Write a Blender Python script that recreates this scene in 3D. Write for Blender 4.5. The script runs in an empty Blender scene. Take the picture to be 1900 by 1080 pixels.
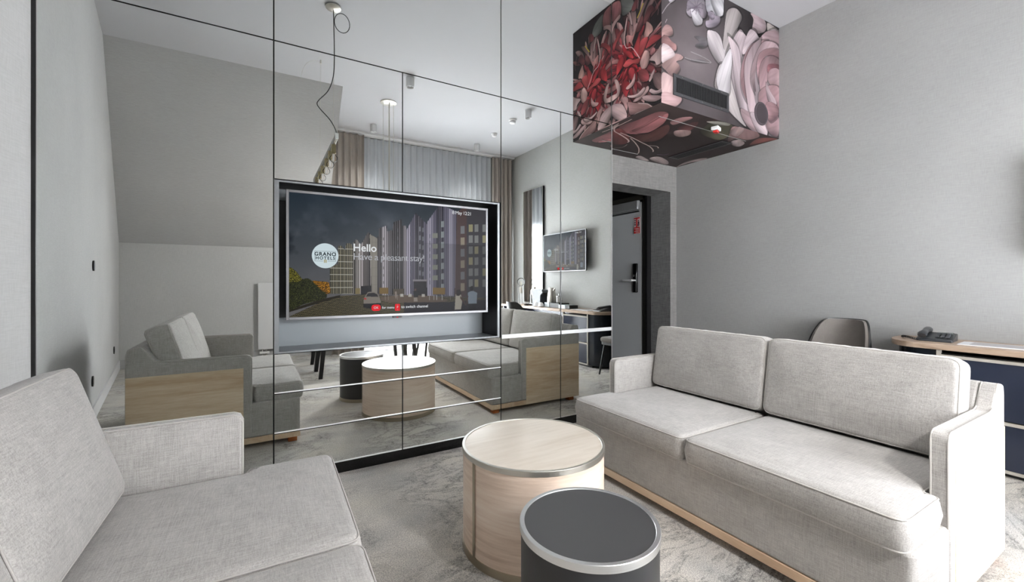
import bpy, bmesh, math, random
import numpy as np
from mathutils import Vector, Matrix
R = math.radians
PI = math.pi
scene = bpy.context.scene
COL = scene.collection

# ---------------------------------------------------------------- camera
TH = 0.5293                      # heading, from +Y towards +X
FPX = 788.55                     # focal length in pixels of a 1900 wide frame
EYE = 1.168
cam_d = bpy.data.cameras.new('camera')
cam = bpy.data.objects.new('camera', cam_d); COL.objects.link(cam)
cam.location = (0, 0, EYE); cam.rotation_euler = (PI/2, 0, -TH)
cam_d.sensor_width = 36; cam_d.lens = 36*FPX/1900
cam_d.shift_y = -(540-522.7)/1900
cam_d.clip_start = 0.02
scene.camera = cam

# ---------------------------------------------------------------- world, daylight, exposure
w = bpy.data.worlds.new('world'); scene.world = w; w.use_nodes = True
bgn = w.node_tree.nodes['Background']
bgn.inputs[0].default_value = (0.92, 0.96, 1.0, 1); bgn.inputs[1].default_value = 3.0

def area(name, loc, rot, sx, sy, power, color=(1, 1, 1)):
    l = bpy.data.lights.new(name, 'AREA'); l.shape = 'RECTANGLE'; l.size = sx; l.size_y = sy
    l.energy = power; l.color = color
    o = bpy.data.objects.new(name, l); COL.objects.link(o); o.location = loc; o.rotation_euler = rot
    return o
# daylight outside the big window behind the camera (it shines towards +Y)
area('window_daylight', (2.58, -2.25, 1.35), (R(90), 0, 0), 2.9, 2.5, 640, (1.0, 0.998, 1.0))

vs = scene.view_settings
vs.view_transform = 'Standard'; vs.look = 'None'; vs.exposure = 0.84; vs.gamma = 1; vs.use_curve_mapping = False
scene.cycles.use_denoising = True
scene.cycles.max_bounces = 12; scene.cycles.diffuse_bounces = 7; scene.cycles.glossy_bounces = 8
scene.cycles.transmission_bounces = 8; scene.cycles.transparent_max_bounces = 16
scene.cycles.sample_clamp_indirect = 6.0

# ---------------------------------------------------------------- key dimensions
D = 2.7412                       # plane of the mirrored doors
XA, YB, ZB = 2.604, 2.209, 2.527 # ventilation bulkhead corner
ZC = 3.583                       # ceiling
XR = 4.238                       # right wall
YW = 3.373                       # wall with the entrance recess
YF = -1.8225                     # window wall
YK, ZK = -2.053, 1.69            # knee wall and where the slope starts
YS = -0.112                      # where the slope reaches the ceiling
XS = 0.8485                      # side of the slope
KL = math.tan(0.1576)
def xl(y): return -0.9006 - KL*(D-y)   # left wall

# ---------------------------------------------------------------- helpers
def tag(o, label=None, cat=None, group=None, kind=None):
    if label: o['label'] = label
    if cat: o['category'] = cat
    if group: o['group'] = group
    if kind: o['kind'] = kind
    return o
def empty(name, loc=(0, 0, 0), rz=0, label=None, cat=None, group=None):
    o = bpy.data.objects.new(name, None); COL.objects.link(o)
    o.location = loc; o.rotation_euler = (0, 0, rz); o.empty_display_size = .1
    return tag(o, label, cat, group)
def link(name, me, mat=None, parent=None, smooth=None, bevel=0, seg=2):
    o = bpy.data.objects.new(name, me); COL.objects.link(o)
    if mat is not None:
        for m_ in (mat if isinstance(mat, (list, tuple)) else [mat]): me.materials.append(m_)
    if parent is not None: o.parent = parent
    if smooth is not None:
        me.polygons.foreach_set('use_smooth', [True]*len(me.polygons))
        if smooth < 180:
            md = None
            me.set_sharp_from_angle(angle=R(smooth))
    if bevel:
        b = o.modifiers.new('bevel', 'BEVEL'); b.width = bevel; b.segments = seg; b.limit_method = 'ANGLE'; b.angle_limit = R(40)
        b.harden_normals = False
        me.polygons.foreach_set('use_smooth', [True]*len(me.polygons)); me.set_sharp_from_angle(angle=R(35))
    return o
class MB:
    """collects shapes into one mesh"""
    def __init__(s): s.v = []; s.f = []; s.m = []
    def add(s, vs_, fs, mi=0):
        k = len(s.v); s.v += [tuple(p) for p in vs_]; s.f += [tuple(i+k for i in f) for f in fs]; s.m += [mi]*len(fs); return s
    def box(s, x0, y0, z0, x1, y1, z1, mi=0):
        x0, x1 = min(x0, x1), max(x0, x1); y0, y1 = min(y0, y1), max(y0, y1); z0, z1 = min(z0, z1), max(z0, z1)
        return s.add([(x0,y0,z0),(x1,y0,z0),(x1,y1,z0),(x0,y1,z0),(x0,y0,z1),(x1,y0,z1),(x1,y1,z1),(x0,y1,z1)],
                     [(0,3,2,1),(4,5,6,7),(0,1,5,4),(1,2,6,5),(2,3,7,6),(3,0,4,7)], mi)
    def cyl(s, c, r, z0, z1, n=32, r1=None, mi=0, axis='z', cap=True):
        r1 = r if r1 is None else r1; V = []
        for z, rr in ((z0, r), (z1, r1)):
            for i in range(n):
                a = 2*PI*i/n; p = (rr*math.cos(a), rr*math.sin(a), z)
                if axis == 'x': p = (p[2], p[0], p[1])
                elif axis == 'y': p = (p[1], p[2], p[0])
                V.append((c[0]+p[0], c[1]+p[1], c[2]+p[2]))
        F = [(i, (i+1) % n, n+(i+1) % n, n+i) for i in range(n)]
        if cap: F += [tuple(range(n-1, -1, -1)), tuple(range(n, 2*n))]
        return s.add(V, F, mi)
    def lathe(s, c, prof, n=32, mi=0, a0=0, a1=2*PI, closed=True):
        m_ = len(prof); V = []
        for r, z in prof:
            for i in range(n):
                a = a0+(a1-a0)*i/(n if closed else n-1); V.append((c[0]+r*math.cos(a), c[1]+r*math.sin(a), c[2]+z))
        F = []
        for j in range(m_-1):
            for i in range(n if closed else n-1):
                k = (i+1) % n; F.append((j*n+i, j*n+k, (j+1)*n+k, (j+1)*n+i))
        return s.add(V, F, mi)
    def tube(s, pts, r, n=8, closed=False, mi=0):
        pts = [Vector(p) for p in pts]; N = len(pts); V = []; rs = r if isinstance(r, (list, tuple)) else [r]*N
        up = None
        for i, p in enumerate(pts):
            a = pts[(i-1) % N] if (closed or i > 0) else p; b = pts[(i+1) % N] if (closed or i < N-1) else p
            t = (b-a).normalized()
            if up is None:
                up = Vector((0, 0, 1)) if abs(t.z) < .9 else Vector((1, 0, 0))
            x = t.cross(up)
            if x.length < 1e-6: x = t.orthogonal()
            x.normalize(); y = x.cross(t).normalized(); up = y
            for k in range(n):
                q = 2*PI*k/n; V.append(tuple(p+rs[i]*(math.cos(q)*x+math.sin(q)*y)))
        F = []
        for i in range(N if closed else N-1):
            j = (i+1) % N
            for k in range(n): F.append((i*n+k, i*n+(k+1) % n, j*n+(k+1) % n, j*n+k))
        if not closed: F += [tuple(range(n-1, -1, -1)), tuple((N-1)*n+k for k in range(n))]
        return s.add(V, F, mi)
    def prism(s, pts, lo, hi, axis='y', mi=0):
        """extrude a polygon: pts are (x,z) for axis y, (x,y) for axis z, (y,z) for axis x"""
        n = len(pts); V = []
        for h in (lo, hi):
            for a, b in pts:
                V.append((a, h, b) if axis == 'y' else ((a, b, h) if axis == 'z' else (h, a, b)))
        F = [(i, (i+1) % n, n+(i+1) % n, n+i) for i in range(n)] + [tuple(range(n-1, -1, -1)), tuple(range(n, 2*n))]
        return s.add(V, F, mi)
    def mesh(s, name):
        me = bpy.data.meshes.new(name); me.from_pydata(s.v, [], s.f); me.update()
        if any(s.m): me.polygons.foreach_set('material_index', s.m)
        bm = bmesh.new(); bm.from_mesh(me); bmesh.ops.recalc_face_normals(bm, faces=bm.faces); bm.to_mesh(me); bm.free()
        return me
    def build(s, name, mat=None, parent=None, smooth=None, bevel=0, seg=2):
        return link(name, s.mesh(name), mat, parent, smooth, bevel, seg)
def struct(name, mb, mat, smooth=None, bevel=0, parent=None):
    o = mb.build(name, mat, parent, smooth, bevel)
    if parent is None: o['kind'] = 'structure'
    return o

# ---------------------------------------------------------------- materials
def lin(c): return tuple((x/12.92 if x <= .04045 else ((x+.055)/1.055)**2.4) for x in c)
def rgb(r, g, b): return lin((r/255, g/255, b/255)) + (1,)
class NT:
    def __init__(s, name):
        s.m = bpy.data.materials.new(name); s.m.use_nodes = True; s.t = s.m.node_tree; s.n = s.t.nodes; s.l = s.t.links
        s.b = s.n['Principled BSDF']
    def node(s, typ, **k):
        n = s.n.new(typ)
        for a, b in k.items(): setattr(n, a, b)
        return n
    def coords(s, scale=(1, 1, 1), kind='Object', rot=(0, 0, 0)):
        tc = s.node('ShaderNodeTexCoord'); mp = s.node('ShaderNodeMapping')
        mp.inputs['Scale'].default_value = scale; mp.inputs['Rotation'].default_value = rot
        s.l.new(tc.outputs[kind], mp.inputs[0]); return mp.outputs[0]
    def noise(s, vec, scale=5, detail=3, rough=.5, dist=0):
        n = s.node('ShaderNodeTexNoise'); n.inputs['Scale'].default_value = scale; n.inputs['Detail'].default_value = detail
        n.inputs['Roughness'].default_value = rough; n.inputs['Distortion'].default_value = dist
        s.l.new(vec, n.inputs['Vector']); return n.outputs['Fac']
    def math(s, op, a, b=None, c=None):
        n = s.node('ShaderNodeMath', operation=op)
        for i, x in enumerate((a, b, c)):
            if x is None: continue
            if isinstance(x, (int, float)): n.inputs[i].default_value = x
            else: s.l.new(x, n.inputs[i])
        return n.outputs[0]
    def ramp(s, fac, stops):
        n = s.node('ShaderNodeValToRGB'); e = n.color_ramp.elements
        while len(e) < len(stops): e.new(.5)
        for i, (p, c) in enumerate(stops): e[i].position = p; e[i].color = c
        s.l.new(fac, n.inputs[0]); return n.outputs[0]
    def mix(s, fac, a, b, blend='MIX'):
        n = s.node('ShaderNodeMix', data_type='RGBA', blend_type=blend)
        for i, x in ((0, fac), (6, a), (7, b)):
            if isinstance(x, (int, float, tuple)): n.inputs[i].default_value = x
            else: s.l.new(x, n.inputs[i])
        return n.outputs[2]
    def base(s, c):
        if isinstance(c, tuple): s.b.inputs['Base Color'].default_value = c
        else: s.l.new(c, s.b.inputs['Base Color'])
        return s
    def set(s, **k):
        for a, b in k.items():
            a = {'rough': 'Roughness', 'metal': 'Metallic', 'spec': 'Specular IOR Level', 'sheen': 'Sheen Weight', 'alpha': 'Alpha',
                 'trans': 'Transmission Weight', 'coat': 'Coat Weight', 'coatr': 'Coat Roughness', 'ior': 'IOR', 'sheenr': 'Sheen Roughness',
                 'aniso': 'Anisotropic'}[a]
            s.b.inputs[a].default_value = b
        return s
    def bump(s, h, strength=.2, dist=.002):
        n = s.node('ShaderNodeBump'); n.inputs['Strength'].default_value = strength; n.inputs['Distance'].default_value = dist
        s.l.new(h, n.inputs['Height']); s.l.new(n.outputs[0], s.b.inputs['Normal']); return s

def plain(name, c, rough=.5, metal=0, **k):
    t = NT(name); t.base(c); t.set(rough=rough, metal=metal, **k)
    return t.m
def linen(name, c, amp=.05, scale=1.0, rough=.85):
    """wallpaper with a woven linen look"""
    t = NT(name)
    a = t.noise(t.coords((18*scale, 18*scale, 420*scale)), 1, 3, .6)
    b = t.noise(t.coords((420*scale, 420*scale, 18*scale)), 1, 3, .6)
    l = t.noise(t.coords((1.2, 1.2, 1.2)), 1.3, 3, .5)
    s_ = t.math('ADD', t.math('ADD', t.math('MULTIPLY', a, .5), t.math('MULTIPLY', b, .5)), t.math('MULTIPLY', t.math('SUBTRACT', l, .5), .25))
    lo = tuple(max(0, x*(1-amp*3)) for x in c[:3])+(1,); hi = tuple(min(1, x*(1+amp*3)) for x in c[:3])+(1,)
    t.base(t.ramp(s_, [(.28, lo), (.72, hi)])); t.set(rough=rough, spec=.2); t.bump(s_, .12, .001)
    return t.m
def fabric(name, c, amp=.38, patch=.10, sheen=.25):
    t = NT(name)
    a = t.noise(t.coords((16, 300, 300)), 1, 3, .75); b = t.noise(t.coords((300, 16, 300)), 1, 3, .75); d = t.noise(t.coords((300, 300, 16)), 1, 3, .75)
    e = t.noise(t.coords((1, 1, 1)), 9, 5, .62, .6)
    s_ = t.math('MULTIPLY', t.math('ADD', t.math('ADD', a, b), d), 1/3)
    k = t.math('ADD', t.math('MULTIPLY', t.math('SUBTRACT', s_, .5), amp*8), t.math('MULTIPLY', t.math('SUBTRACT', e, .5), patch*5))
    k = t.math('ADD', k, .5)
    lo = tuple(x*.60 for x in c[:3])+(1,); hi = tuple(min(1, x*1.40) for x in c[:3])+(1,)
    t.base(t.ramp(k, [(.0, lo), (1.0, hi)])); t.set(rough=.9, spec=.15, sheen=sheen, sheenr=.45)
    t.bump(s_, .5, .002)
    return t.m
def wood(name, c1, c2, c3, axis='y', rough=.42, scale=1.0, seed=0.0):
    """pale veneer with long grain running along one axis"""
    t = NT(name); sc = {'x': (.9, 9, 9), 'y': (9, .9, 9), 'z': (9, 9, .9), 'round': (.7, .7, 11)}[axis]; sc = tuple(x*scale for x in sc)
    v = t.coords(sc); ad = t.node('ShaderNodeVectorMath', operation='ADD'); t.l.new(v, ad.inputs[0]); ad.inputs[1].default_value = (seed, seed*1.7, seed*.3)
    v = ad.outputs[0]
    n1 = t.noise(v, 1.1, 5, .55, .9); n2 = t.noise(v, 7, 4, .7, .2)
    k = t.math('ADD', t.math('MULTIPLY', n1, .62), t.math('MULTIPLY', n2, .38))
    t.base(t.ramp(k, [(.36, c1), (.5, c2), (.64, c3)])); t.set(rough=rough, spec=.35); t.bump(n2, .05, .0006)
    return t.m
def metal(name, c, rough=.25):
    t = NT(name); v = t.coords((3, 3, 500)); n = t.noise(v, 1, 2, .5)
    t.base(t.ramp(n, [(.2, tuple(x*.88 for x in c[:3])+(1,)), (.8, c)])); t.set(rough=rough, metal=1)
    return t.m
def glow(name, c, strength=1):
    strength *= .70
    t = NT(name); t.base((0, 0, 0, 1)); t.b.inputs['Emission Color'].default_value = c; t.b.inputs['Emission Strength'].default_value = strength; t.set(rough=.4, spec=0)
    return t.m

M = {}
M['wall_right'] = linen('grey linen wallpaper', rgb(160, 160, 158))
M['wall_left'] = linen('pale grey linen wallpaper', rgb(188, 188, 187))
M['wall_slope'] = linen('slope wallpaper', rgb(178, 178, 178))
M['wall_rear'] = linen('rear wallpaper', rgb(194, 194, 193))
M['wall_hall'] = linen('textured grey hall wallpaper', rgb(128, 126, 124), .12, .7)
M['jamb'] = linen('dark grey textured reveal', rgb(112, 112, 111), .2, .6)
M['black'] = plain('black lacquer', rgb(16, 16, 17), .45)
M['black_gloss'] = plain('glossy black board', rgb(10, 10, 12), .12)
M['blackmetal'] = plain('black painted steel', rgb(22, 23, 25), .4)
M['chrome'] = metal('polished steel', (.82, .82, .82, 1), .12)
M['steel'] = metal('brushed steel', (.66, .64, .58, 1), .40)
M['alu'] = metal('satin aluminium', (.84, .85, .85, 1), .38)
M['bezel'] = metal('dull aluminium bezel', (.17, .17, .175, 1), .36)
M['niche_metal'] = metal('niche edging metal', (.20, .21, .215, 1), .4)
M['bar'] = plain('pale anodised bar', (.72, .73, .73, 1), .45, .35)
M['brass'] = metal('brushed champagne metal', (.50, .44, .34, 1), .30)
M['socket_brass'] = metal('aged brass', (.42, .36, .22, 1), .3)
M['white'] = plain('white plastic', rgb(225, 225, 225), .4)
M['whitepaint'] = plain('white paint', rgb(205, 205, 206), .6)
M['greypanel'] = plain('grey lacquered panel', rgb(128, 134, 138), .35)
M['glass_edge'] = plain('dark glass edge', rgb(18, 26, 26), .3)
M['door'] = plain('grey door paint', rgb(184, 187, 189), .4)
M['doorframe'] = plain('dark bronze door frame', rgb(44, 43, 38), .4)
t = NT('ceiling paint'); n = t.noise(t.coords((1, 1, 1)), 90, 2); t.base(rgb(180, 180, 182)); t.set(rough=.9, spec=.1); t.bump(n, .04, .001); M['ceiling'] = t.m
M['mirror'] = plain('silvered mirror', (.735, .755, .74, 1), 0.0, 1)
M['wallmirror'] = plain('wall mirror silver', (.84, .86, .86, 1), 0.0, 1)
M['fabric'] = fabric('oat woven upholstery', rgb(165, 162, 158))
M['piping'] = fabric('oat piping', rgb(178, 174, 169), .08, .04)
M['chair_fabric'] = fabric('grey chair cloth', rgb(112, 107, 102), .16, .08)
M['wood_panel'] = wood('pale acacia veneer', rgb(196, 170, 140), rgb(214, 192, 164), rgb(228, 210, 186), 'x')
M['wood_plinth'] = wood('pale plinth veneer', rgb(196, 166, 138), rgb(210, 184, 156), rgb(220, 198, 172), 'y')
M['foot'] = wood('orange stained foot', rgb(150, 84, 40), rgb(168, 96, 48), rgb(180, 110, 60), 'z')
M['desk_top'] = wood('oak worktop', rgb(150, 128, 108), rgb(172, 150, 130), rgb(184, 164, 146), 'y', .4, 2.0)
M['navy'] = plain('navy lacquer', rgb(40, 46, 62), .22)
M['navy_curve'] = plain('dark navy curved panel', rgb(14, 22, 32), .25)
M['trimgrey'] = plain('beige grey edge trim', rgb(176, 170, 160), .4)
M['table_wood'] = wood('pale table veneer', rgb(202, 178, 158), rgb(226, 206, 188), rgb(238, 224, 208), 'round', .35, .8, 3.0)
M['table_top_wood'] = wood('pale table top veneer', rgb(196, 184, 168), rgb(208, 198, 184), rgb(216, 207, 194), 'x', .3, .8, 1.0)
M['table_black'] = plain('charcoal laminate', rgb(62, 62, 63), .42)
M['table_black_side'] = plain('charcoal laminate side', rgb(46, 47, 49), .4)
# carpet: mottled pile with branching dark veins
t = NT('carpet')
v = t.coords((.75, 1.5, 1)); a = t.noise(v, 1.6, 6, .62, 1.6); b = t.noise(v, 3.1, 6, .65, 1.0)
vein = t.math('ABSOLUTE', t.math('SUBTRACT', a, .5)); vein2 = t.math('ABSOLUTE', t.math('SUBTRACT', b, .5))
sp = t.noise(t.coords((1, 1, 1)), 190, 4, .85); sp2 = t.noise(t.coords((1, 1, 1)), 55, 5, .85)
vm = t.ramp(vein, [(0, (1, 1, 1, 1)), (.050, (0, 0, 0, 1))]); vm2 = t.math('MULTIPLY', t.ramp(vein2, [(0, (1, 1, 1, 1)), (.045, (0, 0, 0, 1))]), .8)
area_ = t.ramp(t.noise(t.coords((1, 1, 1)), 1.4, 3), [(.42, (.12, .12, .12, 1)), (.60, (1, 1, 1, 1))])
vv = t.math('MULTIPLY', t.math('MAXIMUM', vm, vm2), area_)
brk = t.ramp(sp2, [(.40, (.12, .12, .12, 1)), (.60, (1, 1, 1, 1))]); vv = t.math('MULTIPLY', vv, brk); vv = t.math('MINIMUM', vv, .78)
base_ = t.ramp(t.noise(t.coords((1, 1, 1)), 2.4, 5), [(.30, rgb(188, 187, 184)), (.5, rgb(206, 202, 196)), (.70, rgb(214, 209, 199))])
col = t.mix(vv, base_, rgb(92, 92, 92))
spk = t.ramp(sp, [(.36, (.38, .38, .38, 1)), (.5, (.90, .90, .90, 1)), (.64, (1.4, 1.38, 1.34, 1))])
col = t.mix(.9, col, spk, 'MULTIPLY'); t.base(col); t.set(rough=.95, spec=.05); t.bump(sp, .7, .004); M['carpet'] = t.m
t = NT('floral print wallpaper underside'); at = t.node('ShaderNodeVertexColor', layer_name='print')
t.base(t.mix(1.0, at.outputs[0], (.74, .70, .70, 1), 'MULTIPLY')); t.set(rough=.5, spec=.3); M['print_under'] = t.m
# window sheer
t = NT('sheer voile'); tr = t.node('ShaderNodeBsdfTransparent'); tl = t.node('ShaderNodeBsdfTranslucent'); df = t.node('ShaderNodeBsdfDiffuse')
tl.inputs[0].default_value = rgb(232, 235, 240); df.inputs[0].default_value = rgb(232, 236, 242)
m1 = t.node('ShaderNodeMixShader'); m2 = t.node('ShaderNodeMixShader'); m1.inputs[0].default_value = .5; m2.inputs[0].default_value = .16
t.l.new(tl.outputs[0], m1.inputs[1]); t.l.new(df.outputs[0], m1.inputs[2]); t.l.new(m1.outputs[0], m2.inputs[1]); t.l.new(tr.outputs[0], m2.inputs[2])
t.l.new(m2.outputs[0], t.n['Material Output'].inputs[0]); M['sheer'] = t.m
M['drape'] = fabric('taupe drape', rgb(158, 150, 144), .05, .03, .1)
# clear glass (thin)
t = NT('clear glass'); t.base((1, 1, 1, 1)); t.set(rough=0.0, trans=1, ior=1.45); M['glass'] = t.m
t = NT('thin glass'); g = t.node('ShaderNodeBsdfGlossy'); g.inputs['Roughness'].default_value = .0; tr = t.node('ShaderNodeBsdfTransparent'); mx = t.node('ShaderNodeMixShader')
fr = t.node('ShaderNodeLayerWeight'); fr.inputs[0].default_value = .16
t.l.new(fr.outputs['Fresnel'], mx.inputs[0]); t.l.new(tr.outputs[0], mx.inputs[1]); t.l.new(g.outputs[0], mx.inputs[2]); t.l.new(mx.outputs[0], t.n['Material Output'].inputs[0]); M['thinglass'] = t.m
# printed wallpaper and screens take their picture from a colour attribute
t = NT('floral print wallpaper'); at = t.node('ShaderNodeVertexColor', layer_name='print')
t.l.new(at.outputs[0], t.b.inputs['Base Color']); t.set(rough=.55, spec=.25); M['print'] = t.m
t = NT('floral print wallpaper front'); at = t.node('ShaderNodeVertexColor', layer_name='print')
t.base(t.mix(1.0, at.outputs[0], (.66, .64, .645, 1), 'MULTIPLY')); t.set(rough=.6, spec=.15); M['print_front'] = t.m
t = NT('screen picture'); at = t.node('ShaderNodeVertexColor', layer_name='print'); t.base((.004, .004, .005, 1))
t.l.new(at.outputs[0], t.b.inputs['Emission Color']); t.b.inputs['Emission Strength'].default_value = .60; t.set(rough=.3, spec=.05); M['screen'] = t.m
M['txt_white'] = glow('screen white', (.9, .93, .95, 1), .62)
M['txt_grey'] = glow('screen grey', (.6, .62, .66, 1), .55)
M['txt_red'] = glow('screen red', (.70, .03, .04, 1), .8)
M['txt_dark'] = glow('screen dark', (.03, .04, .05, 1), .5)
M['badge'] = glow('screen badge', (.72, .85, .90, 1), .62)
# ================================================================ the room
struct('floor', MB().box(-2.2, YK-.1, -.05, XR+.1, 5.6, 0), M['carpet'])
struct('ceiling', MB().box(-2.2, YK-.1, ZC, XR+.1, YW+.1, ZC+.08), M['ceiling'])
struct('wall_right', MB().box(XR, YF-.3, 0, XR+.1, YW+.1, ZC), M['wall_right'])
m = MB(); m.prism([(xl(YK-.1), YK-.1), (xl(YW), YW), (xl(YW)-.12, YW), (xl(YK-.1)-.12, YK-.1)], 0, ZC, 'z'); struct('wall_left', m, M['wall_left'])
m = MB(); m.box(-2.2, YK-.1, 0, XS, YK, ZK); struct('wall_rear', m, M['wall_rear'])
m = MB(); m.prism([(YK-.1, ZK), (YK, ZK), (YS, ZC), (YS-.01, ZC+.05), (YK-.1, ZC+.05)], -2.2, XS, 'x'); struct('wall_slope', m, M['wall_slope'])
m = MB(); m.box(XS-.1, YK-.1, 0, XS, YF, ZK+.3); struct('wall_return', m, M['wall_left'])
# window wall with its opening
WX0, WX1, WZ0, WZ1 = 1.25, 3.88, .06, 2.26
m = MB(); m.box(XS-.1, YF-.18, WZ1, XR+.1, YF, ZC).box(XS-.1, YF-.18, 0, WX0, YF, WZ1).box(WX1, YF-.18, 0, XR+.1, YF, WZ1).box(WX0, YF-.18, 0, WX1, YF, WZ0)
struct('wall_window', m, M['wall_right'])
wf = MB()
for x in (WX0, WX0+.85, WX0+1.73, WX1-.06): wf.box(x, YF-.12, WZ0, x+.06, YF-.06, WZ1)
for z in (WZ0, WZ1-.06): wf.box(WX0, YF-.12, z, WX1, YF-.06, z+.06)
win = struct('window_1', wf, M['whitepaint'], None, .004)
pane = MB().box(WX0+.05, YF-.092, WZ0+.05, WX1-.05, YF-.088, WZ1-.05).build('pane', M['thinglass'], win)
# entrance wall with recess; the hall beyond
XO, ZO, YO = 4.13, 2.223, 3.662
m = MB(); m.box(2.3, YW, ZO, XR+.1, YO, ZC).box(XO, YW, 0, XR+.1, YO, ZO).box(2.3, YW, 0, 2.75, YO, ZO)
o = struct('wall_back', m, [M['wall_hall'], M['jamb']])
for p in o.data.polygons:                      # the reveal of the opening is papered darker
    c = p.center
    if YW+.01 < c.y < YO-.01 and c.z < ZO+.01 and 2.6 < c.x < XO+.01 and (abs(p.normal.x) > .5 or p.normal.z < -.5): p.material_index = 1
m = MB(); m.box(2.3, 5.3, 0, 4.6, 5.4, 2.6).box(2.2, YO, 0, 2.3, 5.4, 2.6).box(2.2, YO, 2.5, 4.6, 5.4, 2.6)
struct('wall_hall', m, plain('dark hall paint', rgb(38, 36, 34), .7))
XD = 4.085
m = MB(); m.box(XD+.02, YO, 0, XD+.12, 3.775, 2.5).box(XD+.02, 4.70, 0, XD+.12, 5.4, 2.5).box(XD+.02, 3.775, 2.165, XD+.12, 4.70, 2.5).box(XD+.055, 3.7, 0, XD+.12, 4.75, 2.3)
struct('wall_entrance', m, M['black'])
# entrance door, in the side of the recess
door = MB().box(XD+.01, 3.785, .01, XD+.055, 4.69, 2.17).build('door_1', M['door'], None, None, .003); door['kind'] = 'structure'
fr = MB(); fr.box(XD-.005, 3.715, 0, XD+.02, 3.75, 2.26).box(XD-.005, 3.715, 2.2, XD+.02, 4.75, 2.26).box(XD-.005, 4.70, 0, XD+.02, 4.75, 2.26)
fr.build('door_frame', M['doorframe'], door, None, .003)
MB().box(XD-.02, 3.665, 0, XD+.02, 3.70, 2.3).build('door_seal', M['black'], door)
cl = MB(); cl.box(XD-.045, 3.80, 2.075, XD+.008, 4.69, 2.19); c_ = cl.build('door_closer', plain('closer housing', rgb(120, 121, 122), .35), door, None, .01)
MB().box(XD-.03, 3.80, 2.045, XD-.01, 4.6, 2.06).build('closer_arm', M['black'], c_)
MB().cyl((XD-.06, 4.25, 2.07), .016, -.02, .02, 16, axis='y').build('closer_pivot', M['chrome'], c_, 40)
lk = MB().box(XD-.022, 3.835, 1.03, XD+.008, 3.90, 1.40).build('lock_plate', M['black_gloss'], door, None, .008)
MB().box(XD-.026, 3.84, 1.04, XD-.020, 3.852, 1.26).build('lock_edge', M['chrome'], lk)
m = MB(); m.cyl((XD-.05, 3.868, 1.185), .012, -.03, .04, 16, axis='x'); m.box(XD-.085, 3.862, 1.172, XD-.068, 4.02, 1.198)
m.build('door_handle', M['bar'], door, None, .004)
MB().cyl((XD-.024, 3.885, 1.245), .013, -.004, .004, 20, axis='x').build('card_reader', M['alu'], lk, 40)

# door signs
sg = MB().box(XD+.004, 3.80, 1.775, XD+.0095, 3.905, 1.985).build('safety_sign', plain('sign white', rgb(222, 205, 205), .4))
tag(sg, 'red and white fire safety notice stuck to the upper corner of the grey entrance door', 'sign')
m = MB(); m.box(XD+.001, 3.806, 1.781, XD+.0042, 3.899, 1.86); m.box(XD+.001, 3.846, 1.86, XD+.0042, 3.862, 1.979)
m.box(XD+.001, 3.806, 1.965, XD+.0042, 3.899, 1.979)
m.build('red_field', plain('sign red', rgb(196, 22, 28), .4), sg)
m = MB()
for i in range(4): m.box(XD-.001, 3.815, 1.845-i*.017, XD+.0012, 3.890-(i % 2)*.02, 1.839-i*.017)
m.build('text_lines', plain('sign text', rgb(240, 225, 225), .4), sg)
SF = plain('sign figure', rgb(70, 50, 70), .4)
m = MB()      # small running figure and flame pictograms
m.box(XD-.001, 3.818, 1.93, XD+.003, 3.828, 1.945).box(XD-.001, 3.812, 1.90, XD+.003, 3.832, 1.925).box(XD-.001, 3.810, 1.875, XD+.003, 3.818, 1.90).box(XD-.001, 3.826, 1.872, XD+.003, 3.836, 1.898)
m.build('pictogram', SF, sg)
m = MB()
for z in (1.885, 1.912, 1.94): m.box(XD-.001, 3.872, z, XD+.003, 3.888, z+.014)
m.build('pictogram', SF, sg)

# skirtings
m = MB(); a0, a1 = YK, D
m.prism([(xl(a0), a0), (xl(a1), a1), (xl(a1)+.012, a1), (xl(a0)+.012, a0)], 0, .12, 'z'); struct('baseboard_left', m, M['whitepaint'])
struct('baseboard_rear', MB().box(-2.0, YK, 0, XS, YK+.012, .12), M['wall_slope'])
struct('baseboard_right', MB().box(XR-.012, YF, 0, XR, YW, .08), M['wall_right'])

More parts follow.
